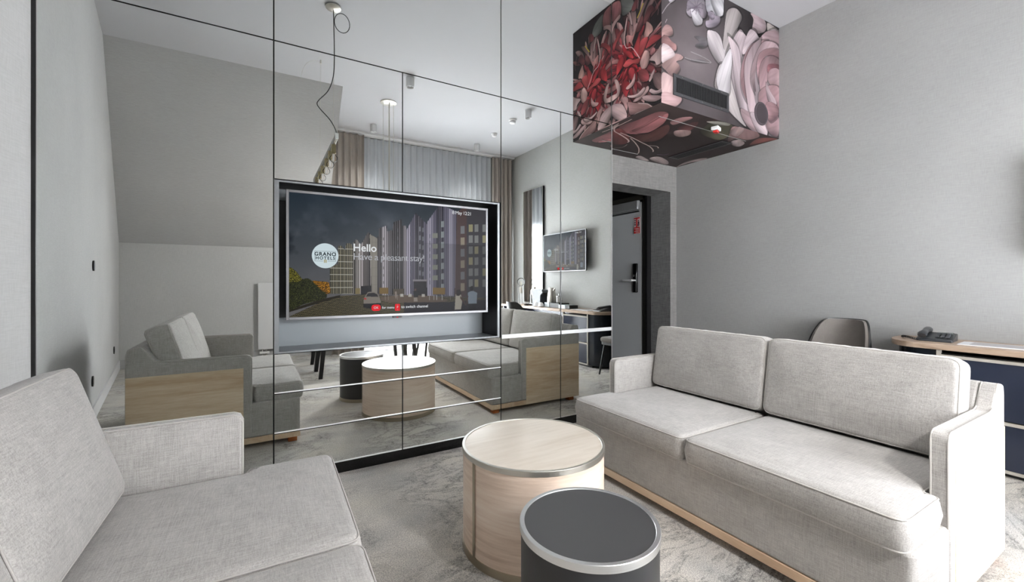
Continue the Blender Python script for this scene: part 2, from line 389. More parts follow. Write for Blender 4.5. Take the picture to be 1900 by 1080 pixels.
# ---------------------------------------------------------------- papered ventilation bulkhead (floral print)
PRINT_FRONT = [([(290, 786), (310, 849), (342, 912), (414, 946), (480, 958), (530, 922), (547, 853), (513, 799), (447, 773), (398, 805), (350, 759), (310, 762)], (176, 168, 176), None, 0.7), ([(342, 823), (398, 821), (447, 826), (488, 792), (480, 741), (402, 707), (366, 743)], (225, 222, 226), None, 0.82), ([(310, 875), (382, 868), (414, 857), (342, 826), (298, 799)], (150, 142, 152), None, 0.8), ([(439, 876), (496, 911), (543, 878), (530, 815), (488, 794), (439, 829)], (168, 158, 168), None, 0.75), ([(547, 1002), (756, 1073), (774, 1013), (769, 913), (738, 886), (667, 869), (615, 891), (547, 869)], (214, 214, 220), None, 0.8), ([(598, 987), (702, 1044), (765, 999), (760, 904), (676, 878)], (232, 232, 236), None, 0.86), ([(559, 865), (632, 885), (658, 867), (720, 875), (716, 825), (641, 764), (547, 735), (534, 779), (581, 810)], (188, 178, 190), None, 0.75), ([(564, 863), (615, 874), (641, 845), (606, 823), (568, 833)], (168, 158, 172), None, 0.8), ([(81, 824), (156, 849), (152, 825), (100, 787)], (200, 198, 204), None, 0.8), ([(390, 615), (530, 645), (559, 595), (480, 546), (398, 544), (447, 589)], (120, 117, 120), None, 0.85), ([(271, 411), (366, 420), (463, 446), (564, 451), (463, 422), (350, 406)], (128, 126, 128), None, 0.9), ([(10, 555), (52, 603), (96, 611), (126, 593), (130, 554), (89, 527), (30, 520), (7, 497)], (196, 160, 156), None, 0.75), ([(10, 501), (67, 521), (118, 495), (167, 484), (171, 450), (145, 428), (89, 442), (30, 441), (7, 429)], (182, 140, 138), None, 0.7), ([(7, 434), (52, 457), (111, 443), (152, 414), (145, 387), (74, 339), (7, 306)], (244, 226, 226), None, 0.85), ([(145, 387), (156, 410), (209, 420), (251, 411), (232, 385), (171, 354), (201, 337), (209, 298), (133, 219), (59, 250), (7, 291)], (196, 164, 160), None, 0.7), ([(10, 223), (101, 227), (187, 197), (139, 109), (82, 71), (10, 74)], (226, 196, 194), None, 0.8), ([(10, 74), (139, 96), (235, 79), (187, 17), (101, -20), (10, -38)], (214, 180, 180), None, 0.8), ([(891, 1004), (975, 1016), (1036, 964), (975, 858), (939, 718), (856, 596), (786, 479), (752, 568), (768, 698), (798, 875), (821, 953)], (206, 198, 196), None, 0.82), ([(553, 697), (596, 724), (685, 729), (741, 690), (775, 616), (856, 596), (810, 457), (718, 473), (629, 521), (564, 598)], (224, 216, 218), None, 0.86), ([(1174, 1051), (1384, 1057), (1397, 955), (1199, 881), (1212, 1004)], (210, 190, 194), None, 0.8), ([(1438, 1044), (1605, 1033), (1605, 1001), (1465, 945)], (200, 192, 186), None, 0.8), ([(821, 488), (844, 635), (999, 848), (1111, 818), (1148, 888), (1238, 908), (1317, 871), (1452, 971), (1591, 1021), (1640, 917), (1640, -8), (1330, -38), (1148, 27), (975, 124), (856, 270)], (214, 200, 204), None, 0.7), ([(651, 279), (718, 468), (833, 463), (927, 286), (1024, 105), (1098, 18), (951, 62), (786, 142), (718, 239)], (216, 208, 206), None, 0.8), ([(696, 400), (856, 638), (891, 563), (868, 386), (856, 270), (764, 194), (685, 287)], (238, 234, 236), None, 0.85), ([(999, 837), (1118, 806), (1073, 669), (963, 495), (903, 609), (951, 736)], (222, 206, 210), None, 0.85), ([(1153, 894), (1238, 900), (1290, 848), (1174, 726), (1048, 648), (1073, 757)], (226, 210, 214), None, 0.85), ([(833, 738), (915, 726), (999, 663), (1024, 511), (1048, 372), (1148, 189), (1251, 31), (1098, 61), (975, 211), (927, 401), (891, 605)], (230, 214, 218), None, 0.78), ([(1304, 852), (1438, 967), (1634, 1010), (1634, 822), (1465, 822), (1357, 852)], (206, 180, 184), None, 0.8), ([(1024, 511), (1098, 676), (1225, 800), (1438, 875), (1357, 776), (1199, 644), (1148, 454), (1199, 259), (1098, 266), (1024, 366)], (196, 160, 164), None, 0.68), ([(1073, 552), (1174, 741), (1330, 860), (1304, 732), (1238, 595), (1199, 437), (1251, 240), (1357, 111), (1174, 135), (1098, 325)], (226, 204, 208), None, 0.7), ([(1357, 837), (1549, 892), (1640, 855), (1640, 776), (1465, 760), (1304, 642), (1238, 490), (1251, 359), (1174, 460), (1212, 633)], (218, 192, 196), None, 0.68), ([(1304, 717), (1465, 814), (1640, 839), (1640, 666), (1438, 738), (1343, 622), (1304, 461), (1264, 571)], (202, 164, 168), None, 0.66), ([(1357, 671), (1493, 752), (1640, 745), (1640, 619), (1521, 605), (1411, 456), (1438, 340), (1330, 377), (1304, 536)], (210, 176, 180), None, 0.62), ([(1465, 668), (1640, 698), (1640, 572), (1507, 556), (1438, 600)], (176, 122, 128), None, 0.6), ([(1493, 629), (1640, 651), (1640, 447), (1493, 475), (1438, 539)], (220, 188, 192), None, 0.7), ([(1304, 371), (1465, 469), (1640, 478), (1640, 258), (1465, 285), (1384, 176), (1304, 251)], (206, 170, 174), None, 0.7), ([(1411, 487), (1493, 414), (1591, 342), (1549, 271), (1438, 340)], (228, 206, 210), None, 0.75), ([(1024, 163), (1174, 150), (1357, 111), (1438, 34), (1384, -29), (1174, 2), (1048, 81)], (214, 186, 190), None, 0.72), ([(1161, 147), (1304, 161), (1438, 95), (1411, -16), (1277, 6)], (232, 214, 218), None, 0.8), ([(1411, 182), (1577, 230), (1640, 164), (1605, 17), (1438, 49)], (206, 174, 178), None, 0.7), ([(1438, 309), (1591, 311), (1620, 223), (1493, 136), (1411, 212)], (196, 158, 162), None, 0.72)]
PRINT_SIDE = [([(-421, 1018), (-320, 984), (-279, 912), (-311, 869), (-396, 871), (-421, 942)], (110, 112, 108), None, 0.7), ([(-533, 1030), (-474, 1035), (-430, 1004), (-421, 904), (-474, 888), (-510, 875), (-533, 919)], (150, 96, 98), None, 0.6), ([(-510, 875), (-439, 901), (-430, 871), (-474, 856), (-510, 823), (-533, 770), (-533, 848)], (196, 160, 158), None, 0.6), ([(-303, 870), (-271, 919), (-231, 920), (-231, 860), (-279, 844)], (120, 60, 64), None, 0.6), ([(-176, 723), (-130, 792), (-93, 789), (-64, 738), (-101, 729), (-138, 685), (-192, 689)], (112, 62, 66), None, 0.55), ([(-336, 858), (-316, 852), (-303, 797), (-295, 743), (-320, 775)], (190, 160, 158), None, 0.7), ([(-239, 714), (-188, 759), (-180, 701), (-207, 655), (-255, 661)], (120, 72, 74), None, 0.6), ([(-176, 580), (-153, 640), (-142, 687), (-93, 632), (-82, 586), (-115, 573), (-146, 553)], (214, 168, 160), None, 0.7), ([(-387, 622), (-391, 699), (-357, 825), (-349, 815), (-374, 691), (-378, 618)], (200, 168, 164), None, 0.8), ([(-519, 673), (-474, 728), (-413, 764), (-387, 741), (-430, 719), (-474, 677), (-501, 626)], (170, 74, 76), None, 0.6), ([(-153, 480), (-130, 522), (-78, 549), (7, 500), (-35, 487), (-93, 481)], (188, 74, 78), None, 0.6), ([(-366, 674), (-336, 678), (-295, 651), (-263, 675), (-279, 631), (-295, 602), (-287, 562), (-328, 618), (-345, 589)], (214, 150, 146), None, 0.7), ([(-279, 497), (-271, 554), (-231, 607), (-203, 600), (-215, 539), (-223, 447)], (200, 70, 76), None, 0.6), ([(-223, 447), (-207, 560), (-153, 569), (-130, 546), (-161, 490), (-192, 457)], (206, 90, 92), None, 0.6), ([(-383, 558), (-336, 548), (-295, 504), (-283, 462), (-336, 493)], (206, 60, 68), None, 0.6), ([(-474, 408), (-465, 494), (-421, 538), (-387, 509), (-396, 457), (-439, 419)], (196, 60, 66), None, 0.6), ([(-396, 451), (-336, 480), (-279, 448), (-215, 431), (-231, 396), (-287, 421), (-353, 419)], (214, 90, 92), None, 0.65), ([(-211, 394), (-188, 437), (-161, 466), (-123, 442), (-115, 380), (-146, 329), (-192, 337)], (222, 180, 174), None, 0.75), ([(-112, 431), (-86, 454), (-60, 436), (-64, 409), (-97, 401)], (196, 130, 132), None, 0.7), ([(-115, 375), (-42, 410), (7, 438), (7, 319), (-42, 301), (-64, 340)], (206, 178, 176), None, 0.7), ([(-336, 375), (-311, 398), (-271, 365), (-267, 291), (-295, 284), (-320, 319)], (190, 60, 68), None, 0.6), ([(-231, 330), (-168, 327), (-123, 272), (-130, 217), (-207, 248)], (168, 80, 84), None, 0.6), ([(-119, 224), (-78, 277), (-64, 276), (-71, 239), (-108, 202)], (206, 176, 174), None, 0.75), ([(-78, 242), (0, 215), (7, 93), (-64, 149)], (150, 120, 120), None, 0.6), ([(-415, 302), (-363, 312), (-313, 254), (-343, 199), (-363, 177), (-404, 238)], (180, 52, 60), None, 0.6), ([(-499, 367), (-462, 356), (-430, 278), (-446, 224), (-499, 205), (-532, 206), (-532, 248), (-467, 255)], (226, 190, 186), None, 0.75), ([(-363, 252), (-303, 280), (-269, 332), (-264, 286), (-284, 243), (-343, 233)], (220, 180, 176), None, 0.8), ([(-284, 111), (-207, 148), (-133, 176), (-124, 144), (-161, 116), (-226, 97)], (206, 170, 168), None, 0.85), ([(-343, 177), (-245, 155), (-179, 180), (-161, 165), (-216, 129), (-303, 147)], (222, 190, 188), None, 0.8), ([(-188, 112), (-115, 98), (-2, 49), (-19, 28), (-89, 36), (-161, 73)], (200, 168, 168), None, 0.7), ([(-115, 126), (-62, 85), (6, 80), (10, 105), (-45, 106), (-98, 141)], (206, 180, 180), None, 0.8), ([(-435, 182), (-363, 177), (-338, 131), (-363, 50), (-389, 127)], (206, 160, 158), None, 0.75), ([(-532, 163), (-446, 151), (-394, 114), (-353, 24), (-384, -3), (-467, 21), (-532, 85)], (222, 190, 190), None, 0.75), ([(-343, 125), (-245, 82), (-133, 35), (-80, -12), (-207, -3), (-313, 11), (-333, 70)], (176, 136, 134), None, 0.65), ([(-303, -37), (-264, 2), (-115, -7), (-62, -39), (-54, -60), (-170, -59), (-245, -63)], (190, 170, 168), None, 0.8), ([(-532, 7), (-446, 10), (-323, -1), (-284, -28), (-384, -25), (-489, -10)], (196, 160, 158), None, 0.7)]
PRINT_UNDER = [([(101, 549), (93, 455), (111, 350), (112, 215), (124, 134), (187, 108), (245, 138), (340, 263), (406, 396), (422, 492), (392, 550), (339, 608), (256, 616)], (190, 128, 130), None, 0.75), ([(264, 558), (246, 415), (211, 246), (204, 140), (245, 138), (357, 277), (410, 420), (412, 525)], (206, 140, 142), None, 0.85), ([(311, 625), (439, 550), (423, 412), (424, 286), (570, 405), (669, 602), (605, 700), (490, 707)], (120, 80, 76), None, 0.7), ([(142, 682), (117, 565), (256, 616), (431, 742), (479, 837), (438, 892), (347, 898)], (150, 84, 82), None, 0.6), ([(40, 585), (28, 517), (25, 471), (60, 523), (92, 606)], (206, 190, 184), None, 0.8), ([(561, 305), (556, 150), (604, 121), (687, 231), (708, 315)], (130, 84, 84), None, 0.7), ([(382, 230), (378, 127), (439, 71), (482, 95), (479, 173), (470, 266)], (206, 160, 160), None, 0.8), ([(607, 374), (621, 317), (718, 285), (802, 360), (788, 430), (708, 440)], (210, 180, 176), None, 0.7), ([(817, 251), (716, 122), (696, 46), (811, 1), (951, 30), (1124, 171), (1173, 302), (980, 307)], (120, 118, 96), None, 0.6), ([(648, 74), (726, 20), (853, -2), (895, 40), (783, 74)], (196, 198, 186), None, 0.8), ([(951, 30), (1057, 5), (1194, -18), (1406, 58), (1404, 167), (1264, 194), (1286, 291), (1083, 145)], (206, 168, 168), None, 0.7), ([(1042, 119), (1001, 1), (1118, 27), (1220, 167)], (222, 196, 196), None, 0.8), ([(1563, 244), (1452, 84), (1625, 10), (1597, 166)], (176, 110, 104), None, 0.7), ([(1313, 275), (1336, 206), (1472, 239), (1528, 324), (1446, 342)], (216, 200, 200), None, 0.75), ([(902, 1114), (910, 1052), (1060, 1100), (1132, 1139), (1027, 1160)], (226, 214, 212), None, 0.9), ([(1073, 1073), (1104, 976), (1315, 1032), (1435, 1131), (1268, 1143)], (220, 204, 202), None, 0.8), ([(1535, 968), (1535, 839), (1601, 743), (1655, 822), (1600, 930), (1608, 1068), (1627, 1164)], (222, 206, 204), None, 0.85)]
PRINT_LINES = [('U', [(57, 358), (66, 471), (74, 565), (131, 635), (216, 666)], (226, 206, 200), 7), ('U', [(216, 666), (363, 722), (443, 765), (464, 798)], (232, 214, 210), 9), ('U', [(213, 641), (389, 678), (596, 737), (743, 779), (866, 842), (914, 884)], (226, 206, 200), 7), ('U', [(400, 701), (535, 772), (693, 874), (808, 982), (828, 1025)], (226, 206, 200), 6), ('U', [(721, 759), (805, 742), (867, 773)], (220, 200, 196), 5), ('U', [(1030, 925), (1101, 902), (1117, 856)], (120, 96, 130), 9), ('U', [(291, 595), (279, 445), (242, 273), (213, 156)], (120, 70, 70), 6), ('U', [(457, 1013), (530, 936), (507, 852)], (170, 160, 156), 5), ('F', [(10, 677), (67, 754), (133, 816)], (170, 166, 168), 3), ('F', [(45, 618), (63, 649)], (170, 160, 160), 3), ('F', [(271, 411), (382, 419), (530, 442), (602, 459), (513, 475), (382, 477), (342, 476)], (160, 158, 158), 3), ('F', [(-239, 768), (-207, 811), (-180, 850)], (170, 150, 60), 7), ('F', [(-231, 908), (-235, 838)], (150, 120, 120), 2), ('F', [(-64, 813), (-31, 726), (-35, 682)], (110, 80, 84), 2), ('F', [(-383, 651), (-362, 585), (-295, 553), (-215, 431)], (230, 200, 200), 3), ('F', [(-226, 75), (-133, 35), (-71, -22), (-2, -60)], (210, 186, 180), 3), ('F', [(414, 857), (400, 882), (392, 905)], (110, 100, 112), 3), ('F', [(414, 857), (426, 892), (440, 921)], (110, 100, 112), 3), ('F', [(414, 857), (448, 889), (479, 914)], (110, 100, 112), 3), ('F', [(414, 857), (458, 866), (494, 869)], (110, 100, 112), 3), ('F', [(414, 857), (442, 842), (462, 826)], (110, 100, 112), 3), ('F', [(414, 857), (413, 826), (408, 798)], (110, 100, 112), 3), ('F', [(414, 857), (384, 824), (357, 798)], (110, 100, 112), 3), ('F', [(414, 857), (371, 836), (335, 821)], (110, 100, 112), 3)]
TV_BUILD = [([(173, 586), (209, 567), (209, 414), (224, 410), (241, 449), (241, 817), (173, 814)], (58, 56, 44), 2), ([(209, 511), (209, 419), (223, 412), (241, 449), (241, 817), (209, 815)], (64, 62, 50), 2), ([(241, 444), (246, 389), (267, 387), (277, 419), (277, 817), (239, 817)], (70, 68, 58), 2), ([(277, 382), (292, 349), (315, 397), (315, 818), (277, 817)], (52, 50, 46), 1), ([(313, 402), (347, 285), (389, 338), (392, 821), (313, 818)], (66, 62, 60), 1), ([(355, 303), (378, 320), (394, 338), (394, 830), (365, 829)], (112, 108, 100), 3), ([(392, 319), (400, 314), (400, 245), (438, 217), (441, 270), (459, 254), (471, 258), (471, 832), (392, 830)], (44, 42, 44), 1), ([(468, 258), (473, 183), (516, 149), (516, 209), (536, 206), (539, 249), (550, 254), (545, 834), (468, 832)], (40, 38, 40), 1), ([(539, 249), (589, 83), (651, 181), (654, 847), (539, 844)], (66, 64, 78), 1), ([(651, 161), (712, 4), (750, -3), (833, 44), (827, 852), (654, 847)], (72, 70, 86), 1), ([(821, 45), (854, -3), (893, 1), (893, 864), (808, 862)], (62, 46, 44), 0), ([(880, -7), (1011, 7), (1008, 868), (880, 864)], (48, 46, 50), 0), ([(844, 175), (868, 170), (868, 245), (844, 249)], (96, 98, 100), 0), ([(844, 286), (868, 282), (868, 357), (844, 361)], (120, 112, 96), 0), ([(844, 397), (868, 393), (868, 469), (844, 472)], (96, 98, 100), 0), ([(844, 509), (868, 504), (868, 579), (844, 582)], (120, 112, 96), 0), ([(844, 619), (868, 616), (868, 691), (844, 694)], (96, 98, 100), 0), ([(844, 729), (868, 728), (868, 803), (844, 804)], (120, 112, 96), 0), ([(893, 153), (918, 149), (918, 222), (893, 226)], (124, 120, 92), 0), ([(929, 149), (953, 143), (953, 218), (929, 222)], (104, 106, 104), 0), ([(979, 143), (1004, 138), (1004, 213), (979, 218)], (104, 106, 104), 0), ([(893, 260), (918, 256), (918, 330), (893, 334)], (104, 106, 104), 0), ([(929, 258), (953, 254), (953, 327), (929, 331)], (104, 106, 104), 0), ([(979, 252), (1004, 248), (1004, 323), (979, 327)], (124, 120, 92), 0), ([(893, 369), (918, 365), (918, 439), (893, 442)], (104, 106, 104), 0), ([(929, 367), (953, 363), (953, 436), (929, 440)], (124, 120, 92), 0), ([(979, 363), (1004, 359), (1004, 434), (979, 438)], (104, 106, 104), 0), ([(893, 477), (918, 473), (918, 547), (893, 549)], (124, 120, 92), 0), ([(929, 474), (953, 472), (953, 545), (929, 549)], (104, 106, 104), 0), ([(979, 472), (1004, 469), (1004, 544), (979, 547)], (104, 106, 104), 0), ([(893, 585), (918, 582), (918, 656), (893, 659)], (104, 106, 104), 0), ([(929, 584), (953, 581), (953, 654), (929, 657)], (104, 106, 104), 0), ([(979, 582), (1004, 579), (1004, 654), (979, 657)], (124, 120, 92), 0), ([(893, 693), (918, 690), (918, 764), (893, 766)], (104, 106, 104), 0), ([(929, 693), (953, 690), (953, 765), (929, 766)], (124, 120, 92), 0), ([(979, 693), (1004, 690), (1004, 765), (979, 766)], (104, 106, 104), 0), ([(728, 142), (746, 138), (746, 196), (728, 200)], (110, 116, 118), 0), ([(680, 260), (710, 256), (710, 301), (680, 307)], (104, 106, 98), 0), ([(728, 240), (746, 237), (746, 294), (728, 299)], (110, 116, 118), 0), ([(680, 360), (710, 356), (710, 401), (680, 405)], (104, 106, 98), 0), ([(728, 339), (746, 335), (746, 394), (728, 398)], (110, 116, 118), 0), ([(680, 458), (710, 455), (710, 500), (680, 504)], (104, 106, 98), 0), ([(728, 439), (746, 435), (746, 494), (728, 496)], (110, 116, 118), 0), ([(680, 558), (710, 555), (710, 600), (680, 603)], (104, 106, 98), 0), ([(728, 537), (746, 534), (746, 593), (728, 596)], (110, 116, 118), 0), ([(680, 656), (710, 654), (710, 699), (680, 702)], (104, 106, 98), 0), ([(728, 637), (746, 634), (746, 693), (728, 694)], (110, 116, 118), 0), ([(728, 735), (746, 734), (746, 792), (728, 794)], (110, 116, 118), 0), ([(606, 207), (616, 205), (616, 249), (606, 252)], (84, 86, 92), 0), ([(624, 215), (634, 213), (634, 254), (624, 256)], (84, 86, 92), 0), ([(491, 240), (496, 237), (496, 267), (491, 270)], (80, 80, 84), 0), ([(421, 326), (426, 323), (426, 346), (421, 349)], (84, 82, 80), 0), ([(410, 327), (414, 324), (414, 348), (410, 350)], (84, 82, 80), 0), ([(606, 289), (616, 285), (616, 330), (606, 333)], (84, 86, 92), 0), ([(624, 297), (634, 294), (634, 335), (624, 338)], (84, 86, 92), 0), ([(491, 311), (496, 309), (496, 338), (491, 341)], (80, 80, 84), 0), ([(421, 390), (426, 387), (426, 410), (421, 413)], (84, 82, 80), 0), ([(410, 391), (414, 389), (414, 412), (410, 414)], (84, 82, 80), 0), ([(606, 369), (616, 367), (616, 412), (606, 414)], (84, 86, 92), 0), ([(624, 379), (634, 375), (634, 416), (624, 419)], (84, 86, 92), 0), ([(491, 383), (496, 380), (496, 410), (491, 412)], (80, 80, 84), 0), ([(421, 454), (426, 451), (426, 474), (421, 477)], (84, 82, 80), 0), ([(410, 454), (414, 453), (414, 476), (410, 477)], (84, 82, 80), 0), ([(606, 451), (616, 449), (616, 492), (606, 495)], (84, 86, 92), 0), ([(624, 459), (634, 457), (634, 498), (624, 500)], (84, 86, 92), 0), ([(491, 454), (496, 451), (496, 481), (491, 483)], (80, 80, 84), 0), ([(421, 518), (426, 515), (426, 539), (421, 541)], (84, 82, 80), 0), ([(410, 518), (414, 517), (414, 540), (410, 541)], (84, 82, 80), 0), ([(606, 532), (616, 529), (616, 574), (606, 577)], (84, 86, 92), 0), ([(624, 541), (634, 539), (634, 579), (624, 582)], (84, 86, 92), 0), ([(491, 525), (496, 522), (496, 552), (491, 555)], (80, 80, 84), 0), ([(421, 582), (426, 579), (426, 603), (421, 605)], (84, 82, 80), 0), ([(410, 582), (414, 581), (414, 604), (410, 605)], (84, 82, 80), 0), ([(606, 612), (616, 611), (616, 656), (606, 657)], (84, 86, 92), 0), ([(624, 623), (634, 620), (634, 661), (624, 663)], (84, 86, 92), 0), ([(491, 596), (496, 593), (496, 623), (491, 626)], (80, 80, 84), 0), ([(421, 646), (426, 644), (426, 668), (421, 669)], (84, 82, 80), 0), ([(410, 646), (414, 645), (414, 668), (410, 669)], (84, 82, 80), 0), ([(606, 694), (616, 691), (616, 736), (606, 739)], (84, 86, 92), 0), ([(624, 704), (634, 702), (634, 743), (624, 744)], (84, 86, 92), 0), ([(491, 667), (496, 665), (496, 694), (491, 697)], (80, 80, 84), 0), ([(421, 710), (426, 708), (426, 732), (421, 734)], (84, 82, 80), 0), ([(410, 710), (414, 708), (414, 732), (410, 734)], (84, 82, 80), 0), ([(661, 273), (667, 270), (667, 307), (661, 309)], (90, 90, 100), 0), ([(562, 263), (567, 260), (567, 296), (562, 299)], (80, 80, 92), 0), ([(661, 334), (667, 333), (667, 369), (661, 371)], (90, 90, 100), 0), ([(562, 331), (567, 329), (567, 364), (562, 367)], (80, 80, 92), 0), ([(661, 397), (667, 394), (667, 431), (661, 434)], (90, 90, 100), 0), ([(562, 399), (567, 397), (567, 434), (562, 435)], (80, 80, 92), 0), ([(661, 458), (667, 455), (667, 492), (661, 495)], (90, 90, 100), 0), ([(562, 468), (567, 465), (567, 502), (562, 503)], (80, 80, 92), 0), ([(661, 519), (667, 517), (667, 554), (661, 556)], (90, 90, 100), 0), ([(562, 536), (567, 533), (567, 570), (562, 571)], (80, 80, 92), 0), ([(661, 581), (667, 578), (667, 615), (661, 618)], (90, 90, 100), 0), ([(562, 604), (567, 601), (567, 638), (562, 639)], (80, 80, 92), 0), ([(661, 642), (667, 639), (667, 678), (661, 679)], (90, 90, 100), 0), ([(562, 672), (567, 669), (567, 706), (562, 708)], (80, 80, 92), 0), ([(661, 704), (667, 702), (667, 739), (661, 740)], (90, 90, 100), 0), ([(562, 740), (567, 738), (567, 774), (562, 776)], (80, 80, 92), 0), ([(579, 704), (648, 704), (651, 847), (579, 834)], (14, 12, 14), 0), ([(574, 694), (651, 694), (651, 710), (574, 710)], (110, 106, 110), 0), ([(682, 770), (753, 772), (753, 834), (682, 833)], (104, 82, 36), 0), ([(403, 768), (446, 768), (446, 822), (403, 821)], (96, 76, 34), 0), ([(287, 770), (310, 770), (310, 819), (287, 819)], (104, 92, 60), 0), ([(471, 779), (527, 779), (527, 829), (471, 828)], (60, 52, 40), 0), ([(315, 753), (365, 747), (365, 829), (315, 824)], (18, 18, 20), 0)]
TV_FRONT = [([(-1, 994), (153, 864), (219, 834), (326, 824), (394, 832), (1018, 881), (1018, 1069)], (50, 46, 32), 4), ([(-1, 941), (62, 901), (155, 851), (219, 826), (219, 844), (161, 871), (-1, 958)], (30, 26, 16), 0), ([(410, 849), (510, 834), (688, 848), (775, 893), (750, 908), (568, 909), (454, 900), (410, 878)], (78, 66, 54), 0), ([(527, 903), (775, 908), (1018, 892), (1018, 1057), (527, 1023)], (24, 22, 26), 4), ([(-1, 609), (26, 626), (49, 679), (62, 714), (44, 768), (-1, 784)], (52, 50, 16), 5), ([(95, 714), (127, 710), (166, 720), (170, 742), (170, 814), (99, 804)], (78, 52, 8), 5), ([(-1, 732), (35, 714), (76, 687), (109, 732), (137, 787), (153, 804), (153, 851), (62, 896), (-1, 933)], (26, 28, 12), 5), ([(326, 875), (334, 837), (347, 804), (378, 800), (397, 821), (405, 859), (410, 889), (407, 912), (326, 908)], (104, 98, 90), 0), ([(338, 843), (347, 815), (375, 810), (393, 825), (397, 847)], (20, 20, 22), 0), ([(324, 904), (410, 903), (411, 937), (365, 953), (326, 937)], (12, 12, 14), 0), ([(327, 852), (341, 858), (338, 871), (330, 866)], (150, 30, 30), 0), ([(814, 836), (844, 833), (855, 885), (846, 982), (808, 984), (811, 905)], (150, 144, 132), 0), ([(819, 794), (840, 788), (848, 833), (833, 852), (817, 847)], (30, 22, 20), 0), ([(887, 822), (914, 800), (945, 824), (942, 933), (890, 931)], (116, 128, 140), 0), ([(899, 768), (914, 753), (922, 773), (917, 806), (902, 806)], (22, 20, 22), 0), ([(891, 930), (942, 930), (935, 997), (893, 994)], (14, 14, 18), 0), ([(844, 852), (880, 939), (875, 949), (840, 874)], (60, 42, 34), 0), ([(883, 843), (890, 854), (886, 935), (878, 928)], (64, 46, 38), 0), ([(575, 799), (600, 800), (602, 856), (579, 858)], (16, 16, 18), 0), ([(578, 858), (597, 858), (600, 896), (579, 896)], (120, 112, 104), 0), ([(581, 780), (592, 777), (592, 796), (582, 799)], (70, 50, 40), 0), ([(508, 825), (523, 825), (525, 851), (508, 851)], (150, 148, 140), 0), ([(550, 826), (567, 826), (568, 852), (550, 852)], (150, 148, 140), 0), ([(621, 828), (638, 829), (639, 855), (621, 855)], (150, 148, 140), 0), ([(431, 830), (433, 830), (433, 878), (431, 878)], (150, 150, 146), 0), ([(446, 832), (448, 832), (448, 878), (446, 878)], (150, 150, 146), 0), ([(492, 833), (494, 833), (494, 879), (492, 879)], (150, 150, 146), 0), ([(663, 837), (665, 837), (665, 886), (663, 886)], (150, 150, 146), 0), ([(688, 839), (690, 839), (690, 888), (688, 888)], (150, 150, 146), 0), ([(703, 839), (706, 839), (706, 888), (703, 888)], (150, 150, 146), 0), ([(734, 839), (737, 840), (737, 889), (734, 889)], (150, 150, 146), 0), ([(782, 840), (784, 840), (784, 892), (782, 890)], (150, 150, 146), 0), ([(480, 803), (489, 800), (491, 843), (485, 871), (480, 843)], (110, 100, 92), 0)]
def sample(canvas, fx, fy):
    h_, w_ = canvas.shape[:2]
    fx = np.clip(fx, 0, w_-1.01); fy = np.clip(fy, 0, h_-1.01); i = fx.astype(int); j = fy.astype(int); a = (fx-i)[:, None]; b = (fy-j)[:, None]
    return canvas[j, i]*(1-a)*(1-b)+canvas[j, i+1]*a*(1-b)+canvas[j+1, i]*(1-a)*b+canvas[j+1, i+1]*a*b
rs = np.random.RandomState(4)
def smooth_poly(pts, n=6):
    P = np.array(pts, float); N = len(P); out = []
    for i in range(N):
        p0, p1, p2, p3 = P[i-1], P[i], P[(i+1) % N], P[(i+2) % N]
        for k in range(n):
            t = k/n
            out.append(.5*((2*p1)+(-p0+p2)*t+(2*p0-5*p1+4*p2-p3)*t*t+(-p0+3*p1-3*p2+p3)*t**3))
    return np.array(out)
def mask_of(P, x0, y0, x1, y1):
    yy, xx = np.mgrid[y0:y1, x0:x1]+.5; ins = np.zeros(xx.shape, bool); N = len(P)
    for i in range(N):
        ax, ay = P[i-1]; bx, by = P[i]
        if ay == by: continue
        c = (yy < ay) != (yy < by)
        ins ^= c & (xx < (bx-ax)*(yy-ay)/(by-ay)+ax)
    return ins, xx, yy
